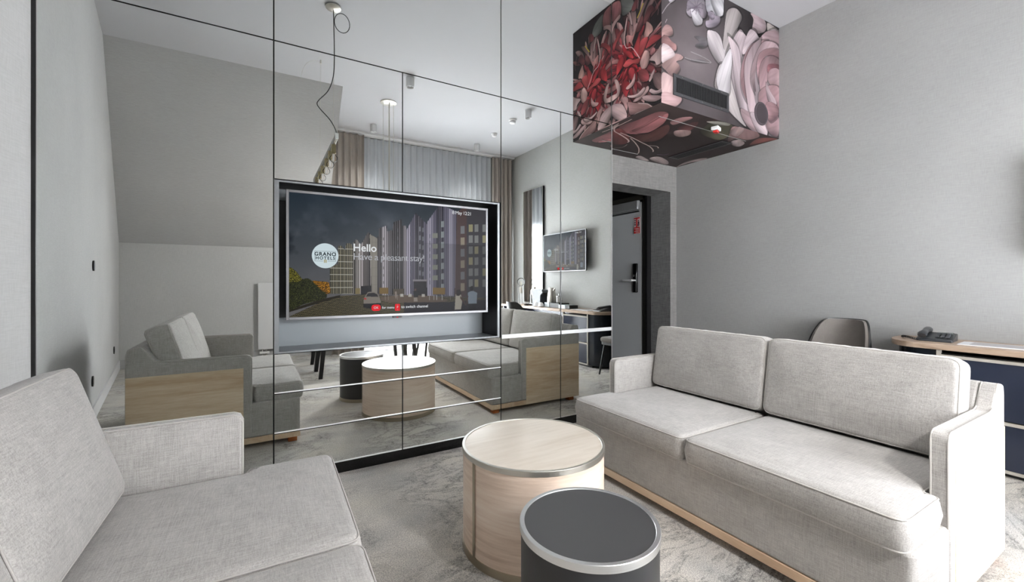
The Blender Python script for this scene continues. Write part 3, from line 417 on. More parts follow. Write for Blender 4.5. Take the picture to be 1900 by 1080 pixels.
class Canvas:
    def __init__(s, w_, h_, fx, fy): s.a = np.zeros((h_, w_, 3)); s.fx = fx; s.fy = fy; s.w = w_; s.h = h_
    def px(s, pts): return np.array([[s.fx(p[0]), s.fy(p[1])] for p in pts], float)
    def fill(s, pts, fn, smooth=True, clip=None, soft=1):
        P = s.px(pts)
        if smooth: P = smooth_poly(P)
        x0 = max(0, int(P[:, 0].min())-2); x1 = min(s.w, int(P[:, 0].max())+3); y0 = max(0, int(P[:, 1].min())-2); y1 = min(s.h, int(P[:, 1].max())+3)
        if clip: x0 = max(x0, clip[0]); x1 = min(x1, clip[1])
        if x1 <= x0 or y1 <= y0: return
        m_, xx, yy = mask_of(P, x0, y0, x1, y1)
        r_ = s.a[y0:y1, x0:x1]; f = fn(xx, yy, P, r_)
        al = m_.astype(float)[..., None]
        s.a[y0:y1, x0:x1] = r_*(1-al)+f*al
        return m_, x0, y0, x1, y1
    def petal(s, pts, col, dark=.7, clip=None, rim=1.10, shadow=.72):
        # soft dark halo first, then the petal with a gradient, fine veins and a light rim
        P = s.px(pts); c = P.mean(0)
        big = [(c[0]+(p[0]-c[0])*1.10+2, c[1]+(p[1]-c[1])*1.10+3) for p in P]
        k = s.fx, s.fy; s.fx = s.fy = lambda v: v
        s.fill(big, lambda xx, yy, Q, r_: r_*shadow, True, clip)
        s.fx, s.fy = k
        d = P-c; u_, sv, vt = np.linalg.svd(d, full_matrices=False); ax = vt[0]
        if rs.rand() < .5: ax = -ax
        L_ = np.abs(d@ax).max()+1e-6; Wd_ = np.abs(d@vt[1]).max()+1e-6
        ph = rs.rand(4)*6; sgn_ = 1 if vt[1][1] < 0 else -1; cc = np.array(col)/255.
        def fn(xx, yy, Q, r_):
            a = ((xx-c[0])*ax[0]+(yy-c[1])*ax[1])/L_; b = ((xx-c[0])*vt[1][0]+(yy-c[1])*vt[1][1])/Wd_
            g = dark+(1-dark)*np.clip(.5+.5*a, 0, 1)**.8
            fine = .035 if Wd_ < 14 else .012
            vein = 1-.05*np.abs(np.sin(b*6+a*1.5+ph[0]))**8+fine*np.sin(b*21+a*2+ph[1])+.05*np.sin(b*3+a*4+ph[2])+.03*(rs.rand(*b.shape)-.5)
            e = 1-.42*np.clip(-b*sgn_, 0, 1)**1.6-.10*np.clip(b*sgn_, 0, 1)**2
            return cc[None, None]*(g*vein*e)[..., None]
        s.fill(pts, fn, True, clip)
        Q = smooth_poly(s.px(pts), 8)
        if len(Q) and rim:
            q = Q.astype(int); ok = (q[:, 0] >= (clip[0] if clip else 0)) & (q[:, 0] < (clip[1] if clip else s.w)) & (q[:, 1] >= 0) & (q[:, 1] < s.h); q = q[ok]
            s.a[q[:, 1], q[:, 0]] = np.clip(.7*s.a[q[:, 1], q[:, 0]]+.3*cc*rim, 0, 1)
    def line(s, pts, col, wd_, clip=None):
        P = smooth_poly(s.px(list(pts)+list(pts[-2:0:-1])), 10); P = P[:len(P)//2+6]
        cc = np.array(col)/255.
        for i in range(len(P)-1):
            n = int(np.hypot(*(P[i+1]-P[i])))+1
            for k in range(n):
                p = P[i]+(P[i+1]-P[i])*k/n; r = wd_/2
                x0, x1 = int(max(0, p[0]-r)), int(min(s.w, p[0]+r+1)); y0, y1 = int(max(0, p[1]-r)), int(min(s.h, p[1]+r+1))
                if clip: x0 = max(x0, clip[0]); x1 = min(x1, clip[1])
                if x1 > x0 and y1 > y0: s.a[y0:y1, x0:x1] = s.a[y0:y1, x0:x1]*.25+cc*.75
def fbm(h_, w_, sc, oct_=4, seed=0):
    r = np.random.RandomState(seed); out = np.zeros((h_, w_)); amp = 1; tot = 0
    for o in range(oct_):
        gh, gw = int(h_/sc)+3, int(w_/sc)+3; g = r.rand(gh, gw); y = np.linspace(0, gh-1.01, h_); x = np.linspace(0, gw-1.01, w_)
        i = y.astype(int); j = x.astype(int); a = (y-i)[:, None]; b = (x-j)[None]; a = a*a*(3-2*a); b = b*b*(3-2*b)
        out += amp*((g[i][:, j]*(1-a)+g[i+1][:, j]*a)*(1-b)+(g[i][:, j+1]*(1-a)+g[i+1][:, j+1]*a)*b); tot += amp; amp *= .55; sc = max(2, sc/2)
    return out/tot

# the wallpaper is continuous round the corner: p runs from -540 mm (side face) over 0 (corner) to 1640 mm, z from 0 to 1056 mm
KP = .5
fc = Canvas(int(2190*KP), int(1066*KP), lambda p: (p+545)*KP, lambda z: (1060-z)*KP)
cx_ = int(545*KP)
yy, xx = np.mgrid[0:fc.h, 0:fc.w]; nz = fbm(fc.h, fc.w, 160, 4, 3)
pp_ = xx/KP-545; zz_ = 1060-yy/KP
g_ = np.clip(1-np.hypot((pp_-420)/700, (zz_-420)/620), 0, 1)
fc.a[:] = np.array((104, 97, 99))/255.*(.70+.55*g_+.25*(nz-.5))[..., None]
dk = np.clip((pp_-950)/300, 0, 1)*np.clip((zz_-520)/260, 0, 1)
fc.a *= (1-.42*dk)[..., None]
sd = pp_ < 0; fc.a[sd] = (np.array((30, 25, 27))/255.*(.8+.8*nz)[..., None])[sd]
# scattered dahlia petals on the side face
C0 = (-330, 430)
for ring, (r0, r1, n_, L_, W_) in enumerate(((330, 460, 46, 200, 40), (230, 340, 50, 180, 38), (150, 250, 44, 150, 36), (70, 160, 34, 120, 32), (10, 90, 22, 90, 28))):
    for k in range(n_):
        a = rs.rand()*2*PI; r = r0+rs.rand()*(r1-r0); bx = C0[0]+r*.8*math.cos(a); bz = C0[1]+r*math.sin(a); a += rs.randn()*.25
        L2 = L_*(.6+.6*rs.rand()); W2 = W_*(.6+.7*rs.rand()); dx, dz = math.cos(a), math.sin(a)*1.1; bend = rs.randn()*.25
        pts = []
        for t_, w_ in ((-.5, .15), (-.2, .8), (.15, 1), (.4, .7), (.55, .1), (.4, -.6), (.15, -1), (-.2, -.7), (-.5, -.1)):
            o_ = bend*t_*t_*L2; pts.append((bx+dx*t_*L2-dz*(w_*W2/2+o_), bz+dz*t_*L2+dx*(w_*W2/2+o_)))
        if ring == 0: col = ((120, 74, 76), (150, 120, 118), (92, 54, 58), (176, 140, 138))[rs.randint(4)]
        elif ring == 1: col = ((170, 110, 112), (190, 150, 148), (150, 70, 76), (120, 62, 66))[rs.randint(4)]
        elif ring == 2: col = ((184, 84, 88), (168, 62, 70), (200, 140, 138), (150, 50, 58))[rs.randint(4)]
        else: col = ((186, 44, 54), (166, 32, 44), (204, 74, 80), (140, 26, 36))[rs.randint(4)]
        fc.petal(pts, col, .45, (0, cx_), 1.12, .6)
for pts, col, e_, dk_ in PRINT_SIDE: fc.petal(pts, col, dk_, (0, cx_), 1.1, .6)
for pts, col, e_, dk_ in PRINT_FRONT: fc.petal(pts, col, dk_, (cx_, fc.w), 1.05, .70)
uc = Canvas(int(1660*KP), int(1190*KP), lambda p: p*KP, lambda q: q*KP)
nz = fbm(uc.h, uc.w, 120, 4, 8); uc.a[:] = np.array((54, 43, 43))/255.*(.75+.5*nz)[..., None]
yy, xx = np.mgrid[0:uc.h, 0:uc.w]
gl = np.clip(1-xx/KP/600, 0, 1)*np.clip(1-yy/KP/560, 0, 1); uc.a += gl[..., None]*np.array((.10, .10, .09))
for pts, col, e_, dk_ in PRINT_UNDER: uc.petal(pts, col, dk_, None, 1.05, .85)
for i in range(260):                       # freckles of the lily
    t_ = rs.rand(); x = int((150+t_*640)*KP); y = int((520-t_*330+rs.randn()*38)*KP)
    if 0 < x < uc.w-3 and 0 < y < uc.h-2 and uc.a[y, x, 0] > .5: uc.a[y:y+1, x:x+2] *= .62
for face, pts, col, wd_ in PRINT_LINES:
    if face == 'U': uc.line(pts, col, max(1, wd_*KP))
    else: fc.line(pts, col, max(1, wd_*KP), (0, cx_) if pts[0][0] < 0 else (cx_, fc.w))
# ---- the welcome picture of the televisions
tc_ = Canvas(800, 460, lambda p: p*.8, lambda q: q*.46)
nz = fbm(460, 800, 110, 5, 5); nz2 = fbm(460, 800, 60, 4, 9); yy, xx = np.mgrid[0:460, 0:800]; fy_ = yy/460.; fx_ = xx/800.
sky = np.array((26, 37, 46))[None, None]*(1-fy_[..., None])+np.array((88, 86, 86))[None, None]*fy_[..., None]
sky = sky+(np.clip(nz-.45, 0, 1)*90*np.exp(-((fy_-.30)/.28)**2))[..., None]*np.array((1, .93, .95))-(np.clip(nz2-.55, 0, 1)*120*np.exp(-((fy_-.42)/.10)**2)*(fx_ < .3))[..., None]
sky = sky*(1-.35*np.clip((fx_-.55)/.4, 0, 1))[..., None]
tc_.a[:] = np.clip(sky/255., 0, 1)
cob = rs.rand(460, 800)
def tv_fill(pts, col, mode):
    cc = np.array(col)/255.
    def fn(xx, yy, P, r_):
        sh = xx.shape; out = np.ones(sh+(3,))*cc; q = np.floor(xx).astype(int) % 800; w_ = np.floor(yy).astype(int) % 460
        if mode == 1:
            k = (xx+2*np.sin(xx*.7)) % 8.2; out = np.where((k < 1.9)[..., None], np.array((156, 153, 156))/255.*(.6+.4*cc/cc.max()), out); out = np.where(((k > 3.4) & (k < 6.6))[..., None], out*.36, out)
        elif mode == 2:
            k = xx % 6.5; j = yy % 25; out = np.where((k < 1.4)[..., None], np.array((150, 144, 120))/255., out*.8); out = np.where((j < 2.2)[..., None], np.array((168, 166, 158))/255., out)
            out = out*np.where((rs.rand(*sh) > .5), 1, .9)[..., None]
        elif mode == 3:
            out = np.where(((yy % 34) < 1)[..., None] | ((xx % 14) < 1)[..., None], out*.8, out)
        elif mode == 4:
            r2 = ((yy*.5+xx*.06) % 3.2 < 1.1) | ((xx-yy*.9) % 7 < 1.2); out = out*np.where(r2, .45, 1.6)[..., None]*(.7+.6*cob[w_, q])[..., None]
        elif mode == 5:
            out = out*(.25+3.6*np.clip(cob[w_, q], 0, 1)**3)[..., None]
        return np.clip(out, 0, 1)
    tc_.fill(pts, fn, mode == 5 or False)
for pts, col, mode in TV_BUILD: tv_fill(pts, col, mode)
for pts, col, mode in TV_FRONT: tv_fill(pts, col, mode)
tc_.a *= (1-.30*np.clip((fx_-.5)/.5, 0, 1)*(fy_ > .35))[..., None]
tv_canvas = tc_.a
def front_col(s, t, X, Y, Z): return sample(fc.a, ((X-XA)*1000+545)*KP, (1060-(Z-ZB)*1000)*KP)
def side_col(s, t, X, Y, Z): return sample(fc.a, (np.minimum(-(Y-YB)*1000, -3)+545)*KP-.5, (1060-(Z-ZB)*1000)*KP)
def under_col(s, t, X, Y, Z): return sample(uc.a, (X-XA)*1000*KP, (Y-YB)*1000*KP)
def to_lin(c): return np.where(c <= .04045, c/12.92, ((c+.055)/1.055)**2.4)
def sheet(name, o0, e1, e2, n1, n2, colfn, mat, parent=None):
    """a finely divided flat panel o0 + s*e1 + t*e2 whose colours come from colfn(s, t, X, Y, Z)"""
    s, t = np.meshgrid(np.linspace(0, 1, n1), np.linspace(0, 1, n2)); s = s.ravel(); t = t.ravel()
    P = np.array(o0)[None]+s[:, None]*np.array(e1)[None]+t[:, None]*np.array(e2)[None]
    me = bpy.data.meshes.new(name)
    i, j = np.meshgrid(np.arange(n1-1), np.arange(n2-1)); a = (j*n1+i).ravel()
    F = np.stack([a, a+1, a+1+n1, a+n1], 1)
    me.vertices.add(len(P)); me.vertices.foreach_set('co', P.astype(np.float32).ravel())
    me.loops.add(F.size); me.loops.foreach_set('vertex_index', F.astype(np.int32).ravel())
    me.polygons.add(len(F)); me.polygons.foreach_set('loop_start', (np.arange(len(F))*4).astype(np.int32))
    me.update(calc_edges=True)
    at = me.color_attributes.new('print', 'FLOAT_COLOR', 'POINT')
    C = np.ones((len(P), 4), np.float32); C[:, :3] = to_lin(np.clip(colfn(s, t, P[:, 0], P[:, 1], P[:, 2]), 0, 1))
    at.data.foreach_set('color', C.ravel()); me.color_attributes.active_color = at
    return link(name, me, mat, parent)
bulk = MB().box(XA+.003, YB+.003, ZB+.003, XR, YW, ZC).build('ceiling_bulkhead', plain('bulkhead board', rgb(90, 85, 85), .7)); bulk['kind'] = 'structure'
sheet('printed_front', (XA, YB, ZB), (XR-XA, 0, 0), (0, 0, ZC-ZB), 520, 340, front_col, M['print_front'], bulk)
sheet('printed_side', (XA, D+.02, ZB), (0, YB-D-.02, 0), (0, 0, ZC-ZB), 240, 400, side_col, M['print'], bulk)
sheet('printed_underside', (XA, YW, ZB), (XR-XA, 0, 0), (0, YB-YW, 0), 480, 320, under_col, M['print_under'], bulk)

# front grille
g = empty('air_vent', (2.734, YB, 2.614), 0, 'dark grey slotted air grille on the front of the floral bulkhead', 'air vent')
m = MB(); W_, H_ = .707, .166
m.box(0, -.008, 0, W_, 0, .026).box(0, -.008, H_-.026, W_, 0, H_).box(0, -.008, .026, .03, 0, H_-.026).box(W_-.03, -.008, .026, W_, 0, H_-.026)
m.build('frame', plain('vent grey', rgb(62, 62, 65), .4, .2), g, None, .002)
MB().box(.03, -.0015, .026, W_-.03, -.0005, H_-.026).build('backing', M['black'], g)
m = MB(); nn = 38
for i in range(nn):
    x = .034+(W_-.07)*i/(nn-1); m.box(x, -.007, .026, x+.004, -.002, H_-.026)
m.build('slats', plain('vent slat', rgb(66, 66, 68), .35, .3), g)['kind'] = 'stuff'
for x, z in ((.1, .013), (.35, .013), (.6, .013), (.1, H_-.013), (.35, H_-.013), (.6, H_-.013)): MB().cyl((x, -.009, z), .005, -.001, .002, 10, axis='y').build('screw', M['chrome'], g)
# grille in the underside
g = empty('air_vent', (3.80, 2.50, ZB), 0, 'long black linear air slot in the underside of the floral bulkhead', 'air vent')
m = MB(); m.box(0, 0, -.006, .16, .64, -.001); m.build('frame', plain('slot black', rgb(24, 24, 26), .3), g, None, .002)
m = MB(); m.box(.004, .004, -.0085, .012, .636, -.006).box(.148, .004, -.0085, .156, .636, -.006); m.build('edge_strip', plain('slot strip', rgb(110, 104, 104), .3, .4), g)
m = MB()
for i in range(4): m.box(.03+i*.03, .03, -.0085, .036+i*.03, .61, -.006)
m.build('slat', M['blackmetal'], g)
sp_ = empty('ceiling_speaker', (3.934, YB, 2.705), 0, 'round dark grey speaker cover beside the pink rose on the bulkhead front', 'speaker')
MB().lathe((0, 0, 0), [(.106, 0), (.106, .008), (.098, .012), (.09, .008)], 48).build('rim', plain('speaker rim', rgb(70, 62, 66), .5), sp_, 40).rotation_euler = (PI/2, 0, 0)
MB().cyl((0, 0, 0), .091, 0, .009, 48).build('grille', plain('speaker cloth', rgb(58, 50, 54), .8), sp_, 40).rotation_euler = (PI/2, 0, 0)
al = empty('alarm_sounder', (3.436, 2.32, ZB), .3, 'small white and red alarm unit under the floral bulkhead', 'alarm')
MB().box(-.045, -.03, -.032, .045, .03, 0).build('housing', M['white'], al, None, .006)
MB().box(-.03, -.02, -.05, .03, .02, -.032).build('red_lens', plain('alarm red', rgb(190, 40, 36), .3), al, None, .006)
m = MB(); m.box(2.80, 2.400, ZB-.003, 4.02, 2.406, ZB); m.build('hatch_trim', M['alu'], bulk)
MB().box(2.62, 3.228, ZB-.003, 3.44, 3.234, ZB).build('hatch_trim', M['alu'], bulk)

# ================================================================ mirrored wardrobe wall
wd = empty('mirrored_wardrobe', (XL0 := -.9006, D, 0), 0, 'wall-sized wardrobe faced with mirrored doors and drawers around a television niche', 'wardrobe')
def W(name, mb, mat, parent=None, **k):
    for i, p in enumerate(mb.v): mb.v[i] = (p[0]-XL0, p[1]-D, p[2])
    return mb.build(name, mat, parent or wd, **k)
X0, X5, X7, X9, X10, X11 = -.9006, .0503, .780, 1.5090, 2.054, 2.602
ZM, ZD2, ZD1, ZN0, ZN1, ZJ = .0768, .309, .5335, .760, 1.747, 2.5269
NI = YD = D+.26
m = MB()                                        # carcass behind the mirrors, leaving the niche open
m.box(X0, D+.022, ZM, X5+.02, 3.37, ZC-.002).box(X9-.02, D+.022, ZM, X11, 3.37, ZC-.002).box(X5, D+.022, ZM, X9, 3.37, ZN0-.02).box(X5, D+.022, ZN1+.02, X9, 3.37, ZC-.002).box(X5, NI+.01, ZN0-.02, X9, 3.37, ZN1+.02)
W('carcass', m, M['black'])
W('plinth', MB().box(X0, D+.03, 0, X11, D+.06, ZM+.01), M['black_gloss'])
G = .0035
def pnl(name, x0, x1, z0, z1, edge=True):
    m = MB().box(x0+G, D, z0+G, x1-G, D+.02, z1-G)
    p = W(name, m, M['mirror'])
    # polished bright edge on the glass
    e = MB(); q = .0016
    e.box(x0+G-q, D+.002, z0+G, x0+G-.0002, D+.019, z1-G)
    W_e = e
    for i, v_ in enumerate(W_e.v): W_e.v[i] = (v_[0]-XL0, v_[1]-D, v_[2])
    W_e.build('glass_edge', M['glass_edge'], p)
    return p
for x0, x1 in ((X0, X5), (X5, X9), (X9, X11)): pnl('top_panel', x0, x1, ZJ, ZC-.004)
pnl('mirror_door', X0, X5, ZM, ZJ)
for x0, x1 in ((X5, X7), (X7, X9)):
    pnl('mirror_door', x0, x1, ZN1, ZJ)
    for z0, z1 in ((ZM, ZD2), (ZD2, ZD1), (ZD1, ZN0)):
        p = pnl('drawer_front', x0, x1, z0, z1)
        h_ = MB().box(x0+G-XL0, -.004, z0+G-.001, x1-G-XL0, .012, z0+G+.0045); h_.build('finger_pull', M['bar'], p)
for x0, x1 in ((X9, X10), (X10, X11)):
    p = pnl('mirror_door', x0, x1, ZM, ZJ)
    MB().box(x0+.006-XL0, -.006, .748, x1-.006-XL0, .0, .776).build('handle_bar', M['bar'], p, None, .001)
    MB().box(x0+.006-XL0, -.003, ZM+G, x1-.006-XL0, .001, ZM+G+.005).build('bottom_trim', M['alu'], p)
W('edge_profile', MB().box(X10-.002, D-.003, .78, X10+.005, D, 1.65), M['bezel'])
W('edge_profile', MB().box(X11, D-.002, ZM, X11+.006, D+.03, ZC-.005), M['alu'])
# niche lining
m = MB(); m.box(X5+.02, NI, ZN0, X9-.02, NI+.01, ZN1); W('niche_back', m, M['greypanel'])
m = MB(); m.box(X9-.022, D+.004, ZN0, X9-.018, NI, ZN1).box(X5+.02, D+.004, ZN1-.004, X9-.02, NI, ZN1).box(X5+.018, D+.004, ZN0, X5+.022, NI, ZN1); W('niche_lining', m, M['black'])
W('niche_shelf', MB().box(X5+.02, D+.004, ZN0, X9-.02, NI, ZN0+.006), plain('niche shelf grey', rgb(120, 124, 128), .35))
m = MB(); m.box(X5+.002, D-.004, ZN0+.001, X5+.026, D+.01, ZN1-.004).box(X9-.03, D-.004, ZN0+.001, X9-.014, D+.01, ZN1-.004).box(X5+.026, D-.004, ZN0+.001, X9-.03, D+.01, ZN0+.011).box(X5+.026, D-.004, ZN1-.014, X9-.03, D+.01, ZN1-.004)
W('niche_frame', m, M['niche_metal'])
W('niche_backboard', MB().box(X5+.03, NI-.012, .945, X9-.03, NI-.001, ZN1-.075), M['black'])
W('wall_filler', MB().box(X0-.004, D-.004, 0, X0+.014, D+.02, ZC-.004), M['black'])
from mathutils.geometry import delaunay_2d_cdt
# ================================================================ sofas
def rpoly(pts, r=.03, n=5):
    """round the corners of a closed outline; r may be per corner"""
    out = []; N = len(pts)
    for i, p in enumerate(pts):
        rr = r[i] if isinstance(r, (list, tuple)) else r
        p = Vector(p); a = Vector(pts[i-1])-p; b = Vector(pts[(i+1) % N])-p; rr = min(rr, a.length*.48, b.length*.48)
        if rr < 1e-4: out.append(tuple(p)); continue
        a.normalize(); b.normalize()
        ang = a.angle(b); d = rr/math.tan(ang/2); d = min(d, rr*2.2); p0 = p+a*d; p1 = p+b*d
        for k in range(n+1):
            t = k/n; out.append(tuple(p0*(1-t)**2+p*2*t*(1-t)+p1*t*t))
    return out
def inset(pts, d):
    N = len(pts); out = []
    A = sum(pts[i][0]*pts[(i+1) % N][1]-pts[(i+1) % N][0]*pts[i][1] for i in range(N))
    sg_ = 1 if A > 0 else -1
    for i in range(N):
        p = Vector(pts[i]); a = (p-Vector(pts[i-1])); b = (Vector(pts[(i+1) % N])-p)
        if a.length < 1e-7: a = b
        if b.length < 1e-7: b = a
        a.normalize(); b.normalize(); n_ = Vector((-a.y-b.y, a.x+b.x))
        if n_.length < 1e-6: n_ = Vector((-a.y, a.x))
        n_.normalize(); c = max(.5, n_.dot(Vector((-a.y, a.x))))
        q = p+n_*sg_*d/c; out.append((q.x, q.y))
    return out
def resample(pts, step=.03):
    out = []; N = len(pts)
    for i in range(N):
        a = Vector(pts[i]); b = Vector(pts[(i+1) % N]); L = (b-a).length; k = max(1, int(round(L/step)))
        for j in range(k): out.append(tuple(a+(b-a)*j/k))
    return out
def cushion(outline, z0, z1, r, bulge=.012, belly=.006, seed=0, wr=.0):
    """soft upholstered slab: outline in plan, thickness z0..z1; the cap is a fine grid that swells in the middle"""
    rnd = random.Random(seed); o = resample(outline, .03); N = len(o)
    cx = sum(p[0] for p in o)/N; cy = sum(p[1] for p in o)/N
    rings = []
    h = z1-z0
    for k in range(0, 7):
        a = -PI/2+PI/2*k/6; rings.append((r*(1-math.cos(a)), z0+r+r*math.sin(a)))
    zmid = (z0+z1)/2; rings.append((-belly, zmid))
    for k in range(0, 7):
        a = PI/2*k/6; rings.append((r*(1-math.cos(a)), z1-r+r*math.sin(a)))
    V = []; F = []
    ph = [rnd.random()*6 for _ in range(4)]
    for ins, z in rings:
        q = inset(o, ins)
        for i, p in enumerate(q):
            wv = wr*math.sin(p[0]*70+p[1]*83+ph[0])*math.sin(p[1]*31+ph[1])
            V.append((p[0]+(wv if 0 < ins+1 else 0), p[1], z))
    nr = len(rings)
    for j in range(nr-1):
        for i in range(N):
            k = (i+1) % N; F.append((j*N+i, j*N+k, (j+1)*N+k, (j+1)*N+i))
    # caps: an even triangulated field that swells away from the seam
    def cap(j0, z, sgn):
        base = [Vector((p[0], p[1])) for p in V[j0*N:(j0+1)*N]]; xs = [p.x for p in base]; ys = [p.y for p in base]; st = .035
        def dist(q):
            d = 9
            for i in range(N):
                a_ = base[i-1]; ab = base[i]-a_; t = max(0, min(1, (q-a_).dot(ab)/max(1e-12, ab.length_squared))); d = min(d, (q-a_-ab*t).length)
            return d
        def inside(q):
            c_ = False
            for i in range(N):
                a_, b_ = base[i-1], base[i]
                if (q.y < a_.y) != (q.y < b_.y) and q.x < (b_.x-a_.x)*(q.y-a_.y)/(b_.y-a_.y)+a_.x: c_ = not c_
            return c_
        pts = list(base); x = min(xs)+st*.5; r_ = 0
        while x < max(xs):
            y = min(ys)+st*(.5 if r_ % 2 else .25)
            while y < max(ys):
                q = Vector((x, y))
                if inside(q) and dist(q) > st*.45: pts.append(q)
                y += st
            x += st*.87; r_ += 1
        ov, oe, of, _, _, _ = delaunay_2d_cdt(pts, [], [list(range(N))], 1, 1e-6)
        k0 = len(V); idx = {}
        for i, q in enumerate(ov):
            best = None
            if i < N and (Vector(q)-base[i]).length < 1e-6: idx[i] = j0*N+i; continue
            d = dist(Vector(q)); dome = bulge*(1-math.exp(-(d/.07)**1.4)); nz = .0022*math.sin(q[0]*17+ph[2])*math.sin(q[1]*13+ph[3])*min(1, d/.06)
            idx[i] = len(V); V.append((q[0], q[1], z+sgn*(dome+nz)))
        for f in of:
            g = [idx[i] for i in f]; F.append(tuple(g) if sgn > 0 else tuple(reversed(g)))
    cap(nr-1, z1, 1); cap(0, z0, -1)
    m = MB(); m.add(V, F); return m
def pipe(outline, z, r=.0035, ins=.008):
    q = inset(resample(outline, .04), ins); return MB().tube([(p[0], p[1], z) for p in q], r, 6, True)

def make_sofa(L, dz, loc, rz, label, seat_z=.43, back_h=.835, lean=.165, seed=1, mirror_y=False):
    """local axes: x from the front to the back, y along the length; front plinth corner at the origin"""
    root = empty('sofa', loc, rz, label, 'sofa', None)
    AT, PT = .64+dz, .56+dz                      # arm top, wooden panel top
    DP = .975
    # feet
    for x in (.02, .86):
        for y in (.015, L-.075):
            MB().box(x, y, 0, x+.06, y+.06, .04).build('foot', M['foot'], root, None, .003)
    MB().box(0, .0, .035, .955, L, .075).build('plinth', M['wood_plinth'], root, None, .003)
    m = MB(); m.prism(rpoly([(0, .004), (.86, .004), (.86, L-.004), (0, L-.004)], [.035, .0, .0, .035], 6), .0755, .318, 'z')
    m.build('base', M['fabric'], root, None, .012, 3)
    prof = [(.305, .30), (.305, AT), (.815, AT), (.895, .745+dz), (.965, .735+dz), (DP, .70+dz), (DP, .30)]
    for side in (0, 1):
        ya, yb = (0, .057) if side == 0 else (L-.057, L)
        prof_ = rpoly([(.305, .08), (.305, AT), (.815, AT), (.895, .745+dz), (.965, .735+dz), (DP, .69+dz), (DP, .08)], [0, .03, .05, .04, .03, .03, 0], 5)
        m = MB(); m.prism(prof_, ya, yb, 'y')
        arm = m.build('arm', M['fabric'], root, None, .010, 4)
        a2 = [(.305, .30), (.305, AT-.03), (.315, AT-.008), (.335, AT), (.79, AT), (.835, AT+.012), (.88, .72+dz), (.90, .742+dz)]
        for y in ((.006, .051) if side == 0 else (L-.006, L-.051)):
            MB().tube([(x-.0005, y, z+.0015) for x, z in a2], .003, 6).build('piping', M['piping'], arm, 60)
        m = MB(); y0, y1 = (-.0015, .024) if side == 0 else (L-.024, L+.0015)
        m.box(.354, y0, .036, DP-.003, y1, PT-.003); m.build('side_panel', M['wood_panel'], arm, None, .0015)
    m = MB(); m.prism(rpoly([(.74, .10), (.80, AT-.02), (.895, .745+dz), (.965, .735+dz), (DP, .69+dz), (DP, .04), (.80, .04)], [0, .04, .04, .03, .03, 0, 0], 5), .058, L-.058, 'y')
    m.build('back_frame', M['fabric'], root, None, .008, 3)
    h2 = L/2
    for k in (0, 1):
        f = (lambda y: y) if k == 0 else (lambda y: L-y)
        pts = [(-.022, f(.016)), (-.022, f(h2-.003)), (.70, f(h2-.003)), (.70, f(.062)), (.298, f(.062)), (.285, f(.016))]
        if k == 1: pts = pts[::-1]
        ol = rpoly(pts, [.055, .045, .03, .02, .012, .03] if k == 0 else [.03, .012, .02, .03, .045, .055], 6)
        c = cushion(ol, .302, seat_z, .034, .014, .006, seed+k, .0012).build('seat_cushion', M['fabric'], root, 180)
        pipe(ol, seat_z-.012, .003, .006).build('piping', M['piping'], c, 180)
        pipe(ol, .316, .003, .006).build('piping', M['piping'], c, 180)
    # back cushions: plan in (height, y), thickness along x, then leaned back
    H = (back_h-seat_z+.005)/math.cos(lean); wd_ = (L-.125)/2
    for k in (0, 1):
        y0 = .064 if k == 0 else h2+.002
        y1 = y0+wd_-.006
        ol = rpoly([(0, y0), (H, y0), (H, y1), (0, y1)], .045, 6)
        mb = cushion(ol, 0, .145, .03, .020, .004, seed+7+k, .0015)
        pp = [pipe(ol, .012, .003, .006), pipe(ol, .133, .003, .006)]
        def tr(p):
            t_, y, x = p                                       # t_ along height, x thickness
            X = .632+x*math.cos(lean)+t_*math.sin(lean); Z = seat_z-.006+t_*math.cos(lean)-(x)*math.sin(lean)+.024
            return (X, y, Z)
        for q in [mb]+pp:
            q.v = [tr(p) for p in q.v]
        c = mb.build('back_cushion', M['fabric'], root, 180)
        for q in pp: q.build('piping', M['piping'], c, 180)
    return root
LR = 1.67
make_sofa(LR, 0, (1.735, .50, 0), 0, 'two-seat oat fabric sofa along the right side, its back towards the desk', seed=3)
LL = 1.46
make_sofa(LL, .012, (.235, 2.0, 0), PI-.012, 'two-seat oat fabric sofa cropped at the lower left, facing the round coffee tables', seat_z=.435, back_h=.872, lean=.30, seed=9)

# ================================================================ round coffee tables
def drum(name, x, y, r, h, body, top, rimmat, label, rim_w, seam=None):
    root = empty(name, (x, y, 0), 0, label, 'coffee table')
    m = MB(); m.lathe((0, 0, 0), [(r-.004, .03), (r-.004, h-.02)], 96); m.build('body', body, root, 40)
    m = MB(); m.cyl((0, 0, 0), r-rim_w+.002, h-.02, h-.0025, 96); m.build('table_top', top, root, 40)
    MB().lathe((0, 0, 0), [(r-rim_w, h-.012), (r-rim_w, h-.0015), (r-rim_w+.0015, h), (r-.0015, h), (r, h-.0015), (r, h-.022), (r-.006, h-.022)], 96).build('top_rim', rimmat, root, 40)
    MB().lathe((0, 0, 0), [(r-.006, .0), (r, .0), (r, .032), (r-.006, .032)], 96).build('bottom_rim', M['brass'], root, 40)
    if seam is not None:
        m = MB(); a = seam; w2 = .0085/r
        m.lathe((0, 0, 0), [(r-.005, .032), (r+.0008, .032), (r+.0008, h-.022), (r-.005, h-.022)], 5, a0=a-w2, a1=a+w2, closed=False)
        m.build('seam_strip', M['brass'], root)
    return root
drum('coffee_table', 1.067, 1.6332, .3225, .440, M['table_wood'], M['table_top_wood'], M['steel'], 'larger round drum table in pale wood with a metal rim, beside the black drum', .0135, math.atan2(-.133, -.991))
drum('coffee_table', .859, 1.0045, .2105, .4385, M['table_black_side'], M['table_black'], M['alu'], 'smaller round drum table with a charcoal top and a wide silver rim', .0145)

